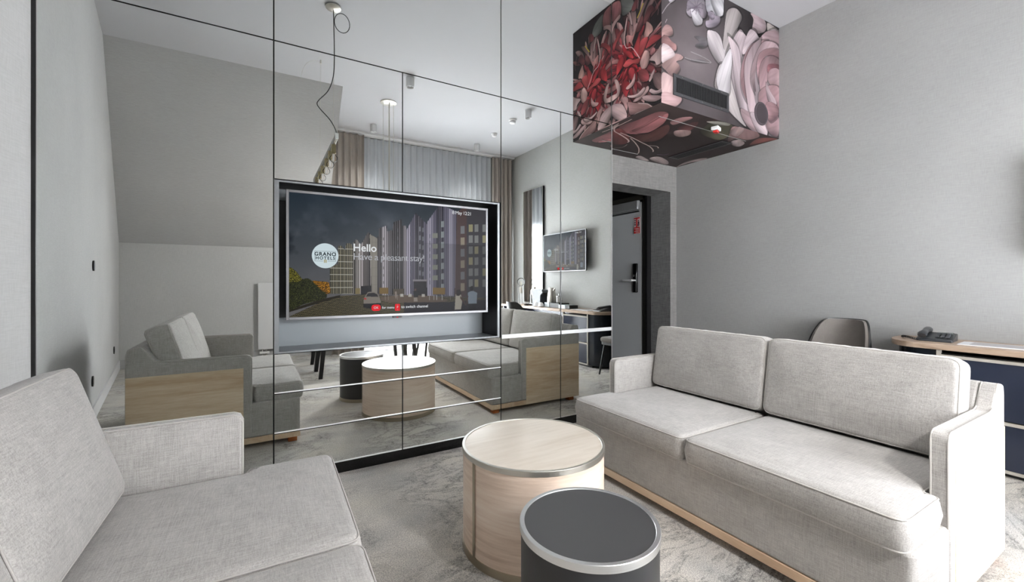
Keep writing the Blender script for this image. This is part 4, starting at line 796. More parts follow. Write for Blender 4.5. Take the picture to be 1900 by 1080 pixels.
# ================================================================ television in the niche
def tv_text(body, x, z, size, mat, parent, name='caption', align='LEFT', bold=0, flip=False, y=-.0012, space=1.0):
    c = bpy.data.curves.new(name, 'FONT'); c.body = body; c.size = size; c.align_x = align; c.extrude = .0001; c.offset = bold
    if size < .001: return None
    c.space_character = space; c.materials.append(mat)
    tmp = bpy.data.objects.new(name, c); COL.objects.link(tmp); dg = bpy.context.evaluated_depsgraph_get()
    me = bpy.data.meshes.new_from_object(tmp.evaluated_get(dg)); COL.objects.unlink(tmp); bpy.data.objects.remove(tmp)
    o = bpy.data.objects.new(name, me); COL.objects.link(o)
    o.parent = parent; o.location = (x, y, z); o.rotation_euler = (PI/2, 0, 0)
    return o
def disc(cx, cz, rx, rz, y, n=40):
    m = MB(); m.add([(cx+rx*math.cos(2*PI*i/n), y, cz+rz*math.sin(2*PI*i/n)) for i in range(n)], [tuple(range(n))]); return m
def pill(cx, cz, rx, rz, r, y):
    pts = rpoly([(cx-rx, cz-rz), (cx+rx, cz-rz), (cx+rx, cz+rz), (cx-rx, cz+rz)], r, 5); m = MB(); m.add([(p[0], y, p[1]) for p in pts], [tuple(range(len(pts)))]); return m
def television(root, Wd, Hd, b, colfn, ng, depth=.045, flip=False):
    """origin: lower left corner of the front; the screen faces -y"""
    m = MB(); m.box(0, -.001, 0, b, .012, Hd).box(Wd-b, -.001, 0, Wd, .012, Hd).box(b, -.001, 0, Wd-b, .012, b).box(b, -.001, Hd-b, Wd-b, .012, Hd)
    m.build('bezel', M['bezel'], root, None, .001)
    MB().box(.006, .010, .006, Wd-.006, .03, Hd-.006).build('housing', M['black'], root, None, .003)
    MB().box(Wd*.18, .03, Hd*.12, Wd*.82, depth+.02, Hd*.62).build('back_housing', M['black'], root, None, .01)
    sw, sh = Wd-2*b, Hd-2*b
    return sheet('screen', (b, .002, b), (sw, 0, 0), (0, 0, sh), ng[0], ng[1], colfn, M['screen'], root)
K_ = 2.80/2.6189
TW, TH_ = 1.232*K_, .715*K_
tvx, tvz = .1062*K_, EYE-.2104*K_
tv = empty('television', (tvx, 2.80, tvz), 0, 'large flat television showing a hotel welcome picture in the mirrored wall niche', 'television')
BZ = .0155
def tv_fn(s, t, X, Y, Z): return sample(tv_canvas, s*(tv_canvas.shape[1]-1), (1-t)*(tv_canvas.shape[0]-1))
scr = television(tv, TW, TH_, BZ, tv_fn, (600, 350))
SW, SH = TW-2*BZ, TH_-2*BZ
def sx(a): return BZ+a*SW
def sz(b): return BZ+(1-b)*SH
disc(sx(.152), sz(.500), .058*SW, .103*SH, -.0008).build('logo_badge', M['badge'], tv)
m = MB(); q0, q1, p0, p1 = sx(.106), sx(.198), sz(.462), sz(.545); e = .0015
for (a_, b_, c_, d_) in ((q0, p0, q1, p0-e), (q0, p0, q0+e, p1), (q1-e, p0, q1, p1), (q0, p1, sx(.142), p1+e), (sx(.162), p1, q1, p1+e)): m.box(a_, -.0016, b_, c_, -.0010, d_)
m.build('logo_outline', M['txt_dark'], tv)
m = MB()
for i in range(3): m.box(sx(.146)+i*.006, -.0016, sz(.558), sx(.146)+i*.006+.0035, -.001, sz(.532))
m.build('logo_mark', glow('gold mark', (.55, .45, .15, 1), .5), tv)
tv_text('GRANO', sx(.152), sz(.500), .031, M['txt_dark'], tv, 'logo_text', 'CENTER', .0009, y=-.0018, space=1.15)
tv_text('HOTELS', sx(.152), sz(.531), .026, M['txt_dark'], tv, 'logo_text', 'CENTER', .0006, y=-.0018, space=1.25)
tv_text('Hello', sx(.276), sz(.452), .066, M['txt_white'], tv, 'greeting_text', 'LEFT', .0012)
tv_text('Have a pleasant stay!', sx(.276), sz(.526), .060, M['txt_grey'], tv, 'greeting_text', space=.93)
tv_text('8 May 12:21', sx(.793), sz(.063), .034, M['txt_white'], tv, 'clock_text', space=.9)
pill(sx(.386), sz(.943), .029, .0205, .019, -.0008).build('ok_button', M['txt_red'], tv)
tv_text('OK', sx(.386), sz(.952), .021, M['badge'], tv, 'button_text', 'CENTER', y=-.0018)
tv_text('for menu', sx(.415), sz(.953), .0215, M['txt_white'], tv, 'hint_text', 'LEFT', .0003)
pill(sx(.493), sz(.945), .0165, .0225, .006, -.0008).build('channel_button', M['txt_red'], tv)
tv_text('P', sx(.493), sz(.953), .020, M['badge'], tv, 'button_text', 'CENTER', y=-.0018)
cx0 = sx(.493)
for s_, z in ((1, sz(.945)+.014), (-1, sz(.945)-.014)): MB().add([(cx0-.005, -.0016, z-s_*.002), (cx0, -.0016, z+s_*.003), (cx0+.005, -.0016, z-s_*.002), (cx0, -.0016, z+s_*.001)], [(0, 1, 3), (1, 2, 3)]).build('arrow', M['badge'], tv)
tv_text('to switch channel', sx(.512), sz(.953), .026, M['txt_white'], tv, 'hint_text', 'LEFT', .0003)
lb = MB().box(TW*.492-.03, -.0045, -.011, TW*.492+.03, .012, .001).build('logo_tab', M['black'], tv, None, .002)
tv_text('LG', TW*.492, .0022, .014, M['txt_white'], tv, 'maker_text', 'CENTER', .0004, y=-.0018)
MB().box(TW*.492-.005, -.006, -.012, TW*.492+.005, -.004, -.006).build('standby_light', M['txt_red'], tv)
MB().box(TW*.35, .064, TH_*.3, TW*.65, NI-2.80, TH_*.7).build('wall_bracket', M['black'], tv)
# ================================================================ desk along the right wall
DX, DZ = 3.80, .76
dk = empty('desk', (DX, 0, 0), 0, 'long wall desk with an oak top and navy fronts behind the right sofa', 'desk')
def dl(m):
    m.v = [(x-DX, y, z) for x, y, z in m.v]; return m
YE = 1.30                                    # rounded end towards the entrance
pts = [(XR-.002, -1.40), (XR-.002, YE)]+[(XR-.15-.29*math.sin(k/14*PI/2), (YE-.20)+.20*math.cos(k/14*PI/2)) for k in range(15)]+[(DX, -1.40)]
dl(MB().prism(pts, DZ-.036, DZ, 'z')).build('worktop', M['desk_top'], dk, None, .002)
xe = DX+.02; pts = [(XR-.01, 1.0), (XR-.01, YE-.03)]+[(XR-.15-.25*math.sin(k/14*PI/2), (YE-.22)+.18*math.cos(k/14*PI/2)) for k in range(15)]+[(xe+.01, 1.0)]
dl(MB().prism(pts, .03, DZ-.036, 'z')).build('curved_end', M['navy_curve'], dk, 50)
dl(MB().box(xe+.03, .44, .0, XR-.03, 1.06, .05)).build('kickboard', M['black'], dk)
dl(MB().box(xe+.02, .44, .03, XR-.01, 1.0, .700)).build('cabinet_body', M['black'], dk)
for z0, z1 in ((.335, .675), (.045, .310)):
    d_ = dl(MB().box(xe, .455, z0, xe+.02, .985, z1)).build('drawer', M['navy'], dk, None, .001)
    dl(MB().box(xe-.006, .455, z1, xe+.02, .985, z1+.018)).build('grip_strip', M['trimgrey'], d_)
dl(MB().box(xe-.004, .985, .03, xe+.03, 1.003, DZ-.036).box(xe-.004, .437, .03, xe+.03, .455, DZ-.036).box(xe-.004, .44, .025, xe+.02, 1.0, .043)).build('edge_strip', M['trimgrey'], dk)
dl(MB().box(DX+.03, -1.395, 0, XR-.01, -1.36, DZ-.036)).build('end_panel', M['navy'], dk, None, .002)
dl(MB().box(XR-.03, -1.36, .45, XR-.012, .44, DZ-.036)).build('back_panel', M['navy'], dk)

# ================================================================ upholstered shell chairs
def shell_chair(loc, rz, label, group=None):
    """faces local +x"""
    root = empty('shell_chair', loc, rz, label, 'chair', group)
    m = MB(); o = resample(rpoly([(.235, -.20), (.235, .20), (-.13, .225), (-.20, .12), (-.20, -.12), (-.13, -.225)], .08, 6), .03)
    cushion(o, .415, .475, .025, .012, .002, 5).build('seat', M['chair_fabric'], root, 180)
    m = MB(); m.prism(rpoly([(.22, -.19), (.22, .19), (-.12, .215), (-.19, .11), (-.19, -.11), (-.12, -.215)], .07, 6), .385, .418, 'z'); m.build('seat_shell', M['blackmetal'], root, 40)
    def shellgrid(rad, off, zlo, grow, thick):
        V = []; F = []; na, nz_ = 33, 15
        for s_ in (0, 1):
            for j in range(nz_):
                for i in range(na):
                    a = R(-74+148*i/(na-1)); t_ = j/(nz_-1)
                    top = .865+grow-.24*max(0, (abs(math.degrees(a))-34)/40)**1.9
                    z = zlo+(top-zlo)*t_; rr = rad*1.06+s_*thick
                    ln = .085*t_; x = -rr*math.cos(a)*.98-ln*math.cos(a)+.02; y = rr*math.sin(a)*(1-.10*max(0, t_-.5)*2)
                    V.append((x+off, y, z))
        n1 = na*nz_
        for j in range(nz_-1):
            for i in range(na-1):
                a = j*na+i; F.append((a, a+1, a+1+na, a+na)); F.append((n1+a, n1+a+na, n1+a+1+na, n1+a+1))
        for i in range(na-1):
            F.append((i, n1+i, n1+i+1, i+1)); a = (nz_-1)*na+i; F.append((a, a+1, n1+a+1, n1+a))
        for j in range(nz_-1):
            a = j*na; F.append((a, a+na, n1+a+na, n1+a)); a = j*na+na-1; F.append((a, n1+a, n1+a+na, a+na))
        return MB().add(V, F)
    shellgrid(.205, 0, .43, -.006, .022).build('backrest', M['chair_fabric'], root, 60)
    shellgrid(.2275, 0, .41, 0, .012).build('back_shell', M['blackmetal'], root, 60)
    for sx_ in (-1, 1):
        for sy_ in (-1, 1):
            m = MB(); a = Vector((sx_*.16, sy_*.16, .39)); b = Vector((sx_*.215, sy_*.205, 0))
            m.tube([a, a*.5+b*.5, b], [.016, .014, .011], 10); m.build('leg', M['blackmetal'], root, 60)
    return root
shell_chair((3.87, 1.62, 0), PI, 'grey upholstered shell chair with its back to the right wall, between desk end and entrance')
shell_chair((3.50, -.10, 0), 0, 'grey shell chair pulled up to the desk, seen in the mirror above the sofa')

# ================================================================ dining tables and chairs by the window (seen in the mirror)
for i, (y0, y1, lab) in enumerate(((-.05, -.575, 'small black-legged square table nearest the coffee tables, its legs seen in the mirrored drawers'),
                                   (-.585, -1.12, 'small black-legged square table nearer the window, its legs seen in the mirrored drawers'))):
    t_ = empty('dining_table', (1.18, (y0+y1)/2, 0), 0, lab, 'table', 'pair of dining tables by the window')
    hy = abs(y1-y0)/2; hx = .62
    MB().box(-hx, -hy, .725, hx, hy, .75).build('tabletop', M['desk_top'], t_, None, .003)
    MB().box(-hx+.05, -hy+.03, .68, hx-.05, hy-.03, .725).build('apron', M['blackmetal'], t_)
    for sx_ in (-1, 1):
        for sy_ in (-1, 1):
            m = MB(); q = .022; bx, by = sx_*(hx-.03), sy_*(hy-.02); tx, ty = sx_*(hx-.10), sy_*(hy-.045)
            m.add([(bx-q, by-q*.6, 0), (bx+q, by-q*.6, 0), (bx+q, by+q*.6, 0), (bx-q, by+q*.6, 0), (tx-q*1.3, ty-q*.6, .70), (tx+q*1.3, ty-q*.6, .70), (tx+q*1.3, ty+q*.6, .70), (tx-q*1.3, ty+q*.6, .70)],
                  [(0, 3, 2, 1), (4, 5, 6, 7), (0, 1, 5, 4), (1, 2, 6, 5), (2, 3, 7, 6), (3, 0, 4, 7)])
            m.build('leg', M['blackmetal'], t_)
shell_chair((2.12, -.36, 0), PI, 'shell chair facing the table nearest the coffee tables, only its black legs in the mirror', 'chairs at the dining tables')
shell_chair((2.12, -.90, 0), PI, 'shell chair facing the table nearer the window, only its black legs in the mirror', 'chairs at the dining tables')

# ================================================================ second television and wall mirror on the right wall
tw2, th2 = 1.112, .625
t2 = empty('television', (4.13, .594, 1.333), -PI/2, 'smaller wall television above the desk, seen in the right mirrored doors', 'television')
tvb, TVW, TVH = .012, tw2, th2
def tv2_fn(s, t, X, Y, Z): return sample(tv_canvas, (1-s)*(tv_canvas.shape[1]-1), (1-t)*(tv_canvas.shape[0]-1))
television(t2, tw2, th2, tvb, tv2_fn, (420, 240), .05)
MB().box(.35, .05, .18, .75, .107, .45).build('wall_bracket', M['black'], t2)
X_ = lambda a: tvb+(1-a)*(tw2-2*tvb); Z_ = lambda b: tvb+(1-b)*(th2-2*tvb)
disc(X_(.152), Z_(.50), .058*tw2, .103*th2, -.0008).build('logo_badge', M['badge'], t2)
def mtext(b, a, c, s, mat, al='LEFT', nm='greeting_text'):
    o = tv_text(b, X_(a), Z_(c), s, mat, t2, nm, al, .0003); o.scale = (-1, 1, 1); return o
mtext('GRANO', .152, .50, .032, M['txt_dark'], 'CENTER', 'logo_text').location.y = -.002
mtext('HOTELS', .152, .531, .025, M['txt_dark'], 'CENTER', 'logo_text').location.y = -.002
mtext('Hello', .276, .452, .052, M['txt_white']); mtext('Have a pleasant stay!', .276, .526, .046, M['txt_grey']); mtext('8 May 12:21', .793, .063, .028, M['txt_white'], nm='clock_text')
pill(X_(.386), Z_(.943), .028, .018, .016, -.0008).build('ok_button', M['txt_red'], t2); pill(X_(.493), Z_(.945), .015, .018, .005, -.0008).build('channel_button', M['txt_red'], t2)
mtext('for menu', .415, .953, .021, M['txt_white'], nm='hint_text'); mtext('to switch channel', .512, .953, .021, M['txt_white'], nm='hint_text')
wm = empty('wall_mirror', (XR-.02, -.953, .80), 0, 'tall narrow mirror on the right wall above the desk, reflecting the bright window', 'mirror')
MB().box(-.022, -.319, 0, -.018, .319, 2.043).build('mirror_glass', M['wallmirror'], wm)
MB().box(-.0175, -.319, 0, .019, .319, 2.043).build('backing', M['black'], wm)
MB().box(-.024, .314, 0, -.0, .319, 2.043).box(-.024, -.319, 0, 0, -.314, 2.043).box(-.024, -.314, 2.038, 0, .314, 2.043).build('frame', M['steel'], wm)

# ================================================================ things on the desk
ph = empty('telephone', (4.02, 1.06, DZ), R(6), 'black corded desk telephone near the rounded end of the desk', 'telephone'); ph.scale = (1, 1, .78)
m = MB(); m.prism([(-.09, 0), (.10, 0), (.10, .062), (.075, .066), (-.085, .022)], -.095, .085, 'y'); m.build('base', plain('phone black', rgb(42, 44, 48), .35), ph, None, .006, 3)
m = MB(); pts_ = [(-.105, .052, .055), (-.085, .052, .066), (-.03, .052, .076), (.03, .052, .086), (.09, .052, .090), (.112, .052, .080)]
m.tube([(x, y, z) for x, y, z in pts_], [.022, .026, .020, .020, .026, .022], 14); hs = m.build('handset', plain('handset black', rgb(50, 52, 56), .3), ph, 70); hs.location = (0, 0, -.004)
m = MB()
for i in range(4):
    for j in range(3):
        x = -.05+i*.026; z = .030+(x+.085)*.275; m.box(x, -.075+j*.026, z, x+.018, -.057+j*.026, z+.006)
m.build('keypad', plain('phone keys', rgb(78, 80, 84), .4), ph)
MB().box(.05, -.08, .058, .088, .0, .069).build('display', plain('phone display', rgb(110, 116, 112), .2), ph)
m = MB(); n_ = 130; L = []
for i in range(n_):
    t_ = i/(n_-1); a = t_*2*PI*15; bx = -.10+.13*t_; by = .075+.10*math.sin(t_*PI*.5)
    L.append((bx+.0, by+.008*math.cos(a), .012+.01*math.sin(t_*PI)+.008*math.sin(a)))
MB().tube(L, .0022, 6).build('coiled_cord', M['black'], ph, 70)

def leaflet(name, loc, rz, sx_, sy_, th, mat, label, grp=None, pic=None):
    o = empty(name, loc, rz, label, 'leaflet', grp)
    MB().box(-sx_/2, -sy_/2, 0, sx_/2, sy_/2, th).build('pages', mat, o)
    if pic: MB().box(-sx_/2+.02, -sy_/2+.02, th, sx_/2-.02, sy_/2-.05, th+.0004).build('printed_panel', pic, o)
    return o
leaflet('brochure', (4.00, .78, DZ), R(4), .21, .30, .004, plain('brochure paper', rgb(222, 224, 228), .35), 'white glossy brochure lying open on the desk beside the telephone', None, plain('brochure print', rgb(168, 166, 168), .3))
leaflet('brochure', (3.98, .56, DZ), R(-8), .15, .11, .005, plain('booklet paper', rgb(205, 206, 208), .4), 'small pale booklet further along the desk, seen in the mirror', None, plain('booklet print', rgb(120, 122, 126), .4))

cm = empty('coffee_machine', (4.0, -.44, DZ), 0, 'black capsule coffee machine on the desk in front of the tall wall mirror', 'coffee machine')
m = MB(); m.prism(rpoly([(-.12, 0), (.12, 0), (.13, .19), (.19, .22), (.18, .27), (.10, .285), (-.10, .285), (-.16, .27), (-.12, .20)], .02, 4), -.07, .07, 'x')
m.build('body', plain('coffee machine black', rgb(34, 40, 46), .25), cm, None, .006)
MB().cyl((0, -.185, .235), .045, -.03, .03, 24, axis='x').build('brew_head', M['chrome'], cm, 40)
MB().cyl((0, -.175, .19), .012, -.03, .02, 16).build('spout', M['chrome'], cm, 40)
MB().box(-.055, -.25, 0, .055, -.12, .035).build('drip_tray', M['chrome'], cm, None, .004)
MB().box(-.04, -.22, .035, -.032, -.21, .19).build('lever', M['chrome'], cm)
for i, (y, lab) in enumerate(((-.335, 'white cup turned upside down on a saucer, nearer the coffee machine'), (-.20, 'white cup turned upside down on a saucer, nearer the steel kettle'))):
    c = empty('coffee_cup', (3.865, y, DZ), 0, lab, 'cup', 'upturned cups on the desk')
    MB().lathe((0, 0, 0), [(.0, .004), (.05, .004), (.068, .010), (.070, .012), (.068, .013), (.0, .008)], 32).build('saucer', M['white'], c, 40)
    MB().lathe((0, 0, .010), [(.046, 0), (.045, .02), (.036, .045), (.022, .058), (.020, .064), (.0, .064)], 32).build('cup', M['white'], c, 40)
tr_ = empty('tray_box', (4.02, .02, DZ), 0, 'white and black box tray carrying the steel kettle on the desk', 'box')
MB().box(-.10, -.20, 0, .10, -.075, .075).build('white_front', plain('tray pale', rgb(196, 204, 210), .4), tr_, None, .003)
MB().box(-.10, -.073, 0, .10, .19, .073).build('black_case', M['black'], tr_, None, .003)
bx = empty('tray_box', (3.99, .355, DZ), 0, 'lower white and black box beside the kettle tray on the desk', 'box')
MB().box(-.08, -.14, 0, .08, .02, .055).build('white_front', plain('box pale', rgb(190, 198, 204), .4), bx, None, .003)
MB().box(-.08, .022, 0, .08, .13, .053).build('black_case', M['black'], bx, None, .003)
kt = empty('kettle', (4.02, -.115, DZ+.0755), 0, 'brushed steel electric kettle standing on the box tray', 'kettle')
MB().lathe((0, 0, 0), [(0, 0), (.073, 0), (.075, .01), (.066, .12), (.055, .225), (.05, .235), (0, .238)], 32).build('body', M['steel'], kt, 40)
MB().tube([(0, -.052, .22), (0, -.10, .20), (0, -.105, .11), (0, -.072, .05)], .010, 8).build('handle', M['chrome'], kt, 60)
MB().tube([(0, .05, .19), (0, .085, .225)], [.02, .012], 10).build('spout', M['steel'], kt, 60)
fp = empty('glass_press', (4.03, .06, DZ+.0735), 0, 'glass coffee press beside the kettle on the box tray', 'coffee press')
MB().lathe((0, 0, 0), [(.038, 0), (.04, .002), (.04, .10), (.038, .10), (.038, .004)], 24).build('beaker', M['thinglass'], fp, 40)
MB().lathe((0, 0, .10), [(0, .012), (.03, .012), (.043, 0), (.043, .006), (.01, .02), (.006, .04), (.012, .045), (0, .055)], 24).build('lid', M['chrome'], fp, 40)
MB().tube([(0, .042, .09), (0, .075, .08), (0, .075, .03), (0, .042, .02)], .005, 6).build('handle', M['chrome'], fp, 60)
pt = empty('ashtray_bowl', (3.90, -.69, DZ), 0, 'small dark bowl on the desk in front of the globe lamp', 'bowl')
MB().lathe((0, 0, 0), [(0, 0), (.035, 0), (.05, .03), (.046, .03), (.03, .006), (0, .006)], 24).build('bowl', plain('bowl dark', rgb(50, 50, 54), .3), pt, 40)
lp = empty('table_lamp', (4.046, -1.107, DZ), 0, 'thin-legged desk lamp with a clear glass globe, beside the tall wall mirror', 'lamp')
MB().lathe((0, 0, .405), [(0.001, -.072)]+[(.072*math.cos(R(a)), .072*math.sin(R(a))) for a in range(-80, 81, 10)]+[(.001, .072)], 32).build('globe', M['thinglass'], lp, 60)
MB().cyl((0, 0, 0), .072, 0, .008, 32).build('base', M['chrome'], lp, 40)
for a in (0, 2.1, 4.2): MB().tube([(.06*math.cos(a), .06*math.sin(a), .005), (.045*math.cos(a), .045*math.sin(a), .35)], .004, 6).build('leg', M['chrome'], lp, 60)
MB().cyl((0, 0, 0), .022, .20, .31, 20).build('lamp_holder', plain('lamp holder beige', rgb(150, 142, 128), .5), lp, 40)
MB().cyl((0, 0, 0), .005, .008, .20, 8).build('stem', M['chrome'], lp, 40)
MB().tube([(0, 0, .31), (0, .02, .36), (0, 0, .41), (0, -.02, .36), (0, 0, .31)], .003, 6).build('filament', M['brass'], lp, 60)

# ================================================================ curtains, radiator
def curtain(name, x0, x1, y, z0, z1, wave, amp, mat, label, group=None, sharp=1.0, seed=0, tape=False):
    rnd = random.Random(seed); nx = int((x1-x0)/wave*14)+1; nz_ = 10; V = []; F = []
    ph_ = [rnd.random()*6 for _ in range(3)]
    for j in range(nz_):
        t_ = j/(nz_-1); z = z0+(z1-z0)*t_
        for i in range(nx):
            x = x0+(x1-x0)*i/(nx-1); k = 2*PI*(x-x0)/wave+.5*math.sin((x-x0)*5+ph_[0])
            s_ = math.sin(k+.35*math.sin(t_*2.3+x*3+ph_[1])*(1-t_)); s_ = math.copysign(abs(s_)**sharp, s_)
            A = amp*(1.15-.35*t_)*(1+.25*math.sin(x*11+ph_[2]))
            V.append((x+.25*A*math.cos(k), y+A*s_, z))
    for j in range(nz_-1):
        for i in range(nx-1): F.append((j*nx+i, j*nx+i+1, (j+1)*nx+i+1, (j+1)*nx+i))
    o = MB().add(V, F).build(name, mat, None, 60); tag(o, label, 'curtain', group); return o
curtain('drape', .90, 1.40, -1.66, .02, ZC-.05, .095, .036, M['drape'], 'taupe drape gathered beside the sloping wall, seen in the mirror', None, .8, 1)
curtain('drape', 3.74, 4.19, -1.66, .02, ZC-.05, .095, .036, M['drape'], 'taupe drape gathered in the corner by the right wall, seen in the mirror', None, .8, 2)
curtain('sheer_curtain', 1.36, 2.53, -1.745, .02, ZC-.05, .112, .024, M['sheer'], 'white sheer curtain over the left part of the big window, seen in the mirror', None, .6, 3)
curtain('sheer_curtain', 2.50, 3.74, -1.735, .02, ZC-.05, .112, .024, M['sheer'], 'white sheer curtain over the right part of the big window, seen in the mirror', None, .6, 4)
rl = MB().box(.87, -1.78, ZC-.035, XR-.02, -1.62, ZC-.001).build('curtain_track', M['whitepaint'], None, None, .003)
tag(rl, 'flat white curtain track fixed along the ceiling above the window', 'curtain track')
rd = empty('radiator', (.35, YK, 0), 0, 'flat pale panel radiator under the slope, behind the left sofa in the mirror', 'radiator')
MB().box(-.42, .06, .14, .42, .075, 1.15).build('front_panel', M['whitepaint'], rd, None, .004)
MB().box(-.41, .012, .16, .41, .058, 1.14).build('convector', plain('radiator back', rgb(150, 150, 150), .6), rd)
MB().cyl((-.36, .05, 0), .01, .02, .16, 12).cyl((-.31, .05, 0), .01, .02, .16, 12).build('pipe', M['chrome'], rd, 40)
MB().box(-.40, .035, .075, -.27, .07, .105).build('valve', M['white'], rd, None, .004)

# ================================================================ switches and sockets on the left wall
def wall_fit(y, z, name, label, cat, group=None):
    a = math.atan(KL); o = empty(name, (xl(y), y, z), -a, label, cat, group)
    o.rotation_euler = (0, 0, -math.atan2(KL, 1))
    m = MB(); m.cyl((0, 0, 0), .044, 0, .010, 40, axis='x'); m.build('cover', M['black_gloss'], o, 40)
    if cat == 'switch': MB().box(.010, -.024, -.030, .014, .024, .030).build('rocker', plain('rocker grey', rgb(120, 124, 128), .3), o, None, .003)
    else:
        MB().cyl((0, 0, 0), .024, .010, .0115, 24, axis='x').build('well', M['black'], o, 40)
    return o
wall_fit(.624, 1.302, 'light_switch', 'round black light switch on the left wall, seen in the mirror', 'switch')
wall_fit(.676, .34, 'power_socket', 'round black power socket low on the left wall, nearer the mirror', 'socket')
wall_fit(-1.283, .351, 'power_socket', 'round black power socket low on the left wall, nearer the sloping end', 'socket')

# ================================================================ ceiling fittings (seen in the mirrors)
for x, y, lab in ((1.503, .52, 'white cylindrical ceiling spotlight nearest the mirrors, left of the smoke detectors'), (1.465, -1.25, 'white cylindrical ceiling spotlight by the left drape and the hanging wires'),
                  (3.243, -1.282, 'white cylindrical ceiling spotlight nearest the right drape'), (3.223, .424, 'white cylindrical ceiling spotlight beside the larger smoke detector')):
    o = empty('ceiling_spotlight', (x, y, ZC), 0, lab, 'ceiling light', 'cylindrical ceiling spotlights')
    MB().lathe((0, 0, 0), [(.048, 0), (.048, -.11), (.044, -.112), (.038, -.108), (.030, -.085), (0, -.085)], 40).build('housing', M['whitepaint'], o, 40)
    sl = bpy.data.lights.new('spot_fill', 'SPOT'); sl.energy = 34; sl.spot_size = R(100); sl.spot_blend = 1; sl.shadow_soft_size = .022; sl.color = (1, .985, .96)  # added fill light: the fittings look off, lit here to lift the shadows
    so = bpy.data.objects.new('spot_fill', sl); COL.objects.link(so); so.location = (x, y, ZC-.118)
    MB().lathe((0, 0, 0), [(0, -.088), (.026, -.092), (.028, -.086)], 24).build('lens', plain('spot lens', rgb(90, 90, 92), .15), o, 40)
for x, y, s_, lab in ((3.205, .02, 1.0, 'round white smoke detector between two ceiling spotlights'), (3.25, -.648, .85, 'flatter round white smoke detector nearer the window')):
    o = empty('smoke_detector', (x, y, ZC), 0, lab, 'smoke detector')
    MB().lathe((0, 0, 0), [(.058*s_, 0), (.058*s_, -.018), (.048*s_, -.026), (.044*s_, -.05*s_), (.034*s_, -.06*s_), (0, -.062*s_)], 36).build('housing', M['white'], o, 40)
    MB().lathe((0, 0, 0), [(.0455*s_, -.032*s_), (.047*s_, -.036*s_), (.0452*s_, -.042*s_)], 36).build('vent_ring', plain('detector slot', rgb(90, 90, 90), .5), o, 40)
# bar pendant with bare bulbs
BZ_, BX_ = 2.395, .53
pd = empty('pendant_lamp', (BX_, 1.471, ZC), 0, 'linear pendant lamp with clear bulbs hanging from a slim bar, seen in the mirror', 'pendant lamp')
def pl_(m): m.v = [(x-BX_, y-1.471, z-ZC) for x, y, z in m.v]; return m
cp = MB().lathe((0, 0, 0), [(0, -.034), (.012, -.034), (.045, -.030), (.064, -.016), (.064, -.008), (.04, -.001), (.04, 0)], 40).build('canopy', M['steel'], pd, 40)
pl_(MB().box(BX_-.011, -.15, BZ_-.03, BX_+.011, 1.68, BZ_+.012)).build('bar', plain('bar satin', rgb(120, 120, 116), .3, .8), pd, None, .002)
pl_(MB().box(BX_-.013, 1.676, BZ_-.033, BX_+.013, 1.684, BZ_+.014)).build('bar_end', M['alu'], pd)
L = [(BX_, 1.471, ZC-.03), (BX_+.004, 1.471, 3.40), (BX_+.008, 1.475, 3.13), (BX_-.005, 1.49, 2.95), (BX_-.05, 1.53, 2.81), (BX_-.125, 1.57, 2.70), (BX_-.142, 1.59, 2.655), (BX_-.12, 1.60, 2.615), (BX_-.05, 1.63, 2.53), (BX_-.01, 1.655, 2.45), (BX_, 1.66, BZ_+.01)]
def spline(P, n=8):
    P = [Vector(p) for p in P]; out = []
    for i in range(len(P)-1):
        p0 = P[max(0, i-1)]; p1 = P[i]; p2 = P[i+1]; p3 = P[min(len(P)-1, i+2)]
        for k in range(n):
            t = k/n; out.append(.5*((2*p1)+(-p0+p2)*t+(2*p0-5*p1+4*p2-p3)*t*t+(-p0+3*p1-3*p2+p3)*t**3))
    return out+[P[-1]]
pl_(MB().tube(spline(L), .0036, 8)).build('cable', M['black'], pd, 70)
L = [(BX_+.01+.062+.064*math.cos(a)-.0, 1.471, ZC-.115+.085*math.sin(a)-.01) for a in [PI*.95+2*PI*k/20 for k in range(20)]]
pl_(MB().tube(L, .0032, 8, True)).build('cable_loop', M['black'], pd, 70)
for y in (.426, 1.44):
    pl_(MB().tube([(BX_+.01, y, ZC-.03), (BX_+.002, y, BZ_+.01)], .0012, 6)).build('suspension_wire', M['steel'], pd, 70)
    pl_(MB().cyl((BX_+.01, y, 0), .008, ZC-.035, ZC, 12)).build('wire_fixing', M['steel'], pd, 40)
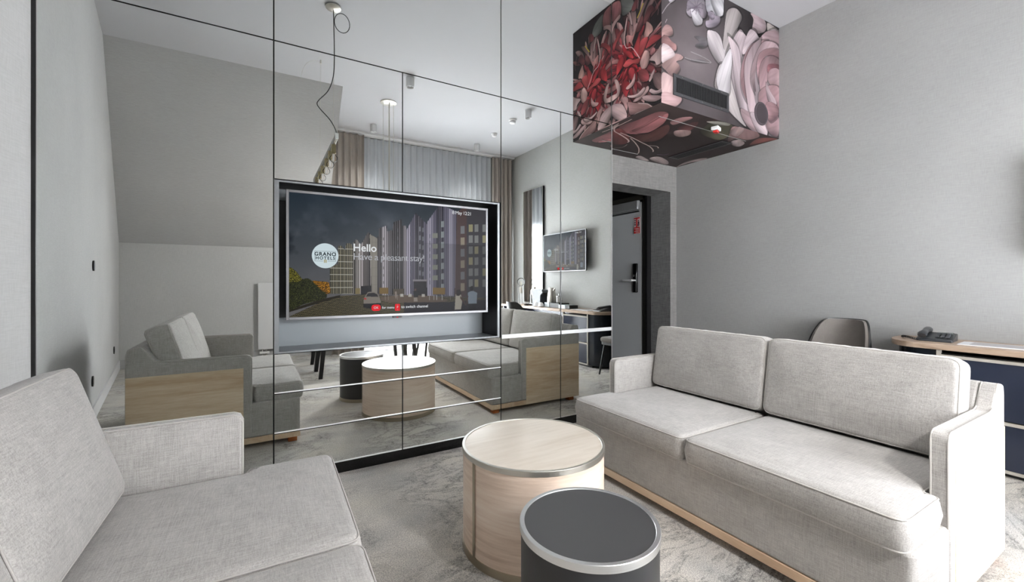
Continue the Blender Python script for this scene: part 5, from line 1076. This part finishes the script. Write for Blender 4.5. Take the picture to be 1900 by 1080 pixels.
pl_(MB().tube(spline([(BX_+.01, .426, ZC-.025), (BX_-.06, .426, ZC-.02), (BX_-.13, .426, ZC-.07), (BX_-.17, .426, ZC-.16), (BX_-.18, .426, ZC-.24)]), .0012, 6)).build('spare_wire', M['steel'], pd, 70)
bulb_prof = [(.001, -.138)]+[(.033*math.cos(R(a)), -.107+.033*math.sin(R(a))) for a in range(-75, 56, 12)]+[(.016, -.072), (.015, -.060)]
for i, y in enumerate((1.49, 1.27, 1.0, .69, .42, .14)):
    s_ = pl_(MB().lathe((BX_, y, BZ_-.03), [(0, 0), (.019, 0), (.019, -.075), (.016, -.078), (0, -.078)], 24)).build('bulb_socket', M['socket_brass'], pd, 40)
    g = pl_(MB().lathe((BX_, y, BZ_-.045), bulb_prof, 28)).build('bulb', M['thinglass'], s_, 60)
    pl_(MB().tube([(BX_-.012, y, BZ_-.12), (BX_-.014, y, BZ_-.165), (BX_, y, BZ_-.175), (BX_+.014, y, BZ_-.165), (BX_+.012, y, BZ_-.12)], .0014, 6)).build('filament', glow('filament', (1.0, .72, .40, 1), .35), s_, 70)
# cluster pendant
pc = empty('pendant_lamp', (1.455, -.298, ZC), 0, 'cluster pendant on four wires under a flat round steel canopy, seen in the mirror', 'pendant lamp')
MB().lathe((0, 0, 0), [(0, -.022), (.085, -.022), (.107, -.012), (.107, -.004), (.09, 0)], 48).build('canopy', M['steel'], pc, 40)
for dx, dy, z in ((-.075, .02, -1.85), (.0, .05, -1.95), (.015, -.04, -1.8), (.07, -.01, -1.9)):
    wr_ = MB().tube([(dx, dy, -.02), (dx, dy, z)], .0055 if abs(dx) < .03 else .0035, 8).build('suspension_wire', M['steel'], pc, 70)
    MB().lathe((dx, dy, z), [(.006, .02), (.03, .012), (.035, -.12), (.031, -.12), (.028, .0)], 24).build('lamp_shade', M['brass'], wr_, 40)
    pl = bpy.data.lights.new('pendant_fill', 'POINT'); pl.energy = 15; pl.shadow_soft_size = .035; pl.color = (1, .985, .97)  # fill light added below each hidden shade to brighten the shaded room
    po = bpy.data.objects.new('pendant_fill', pl); COL.objects.link(po); po.location = (1.455+dx, -.298+dy, ZC+z-.16)
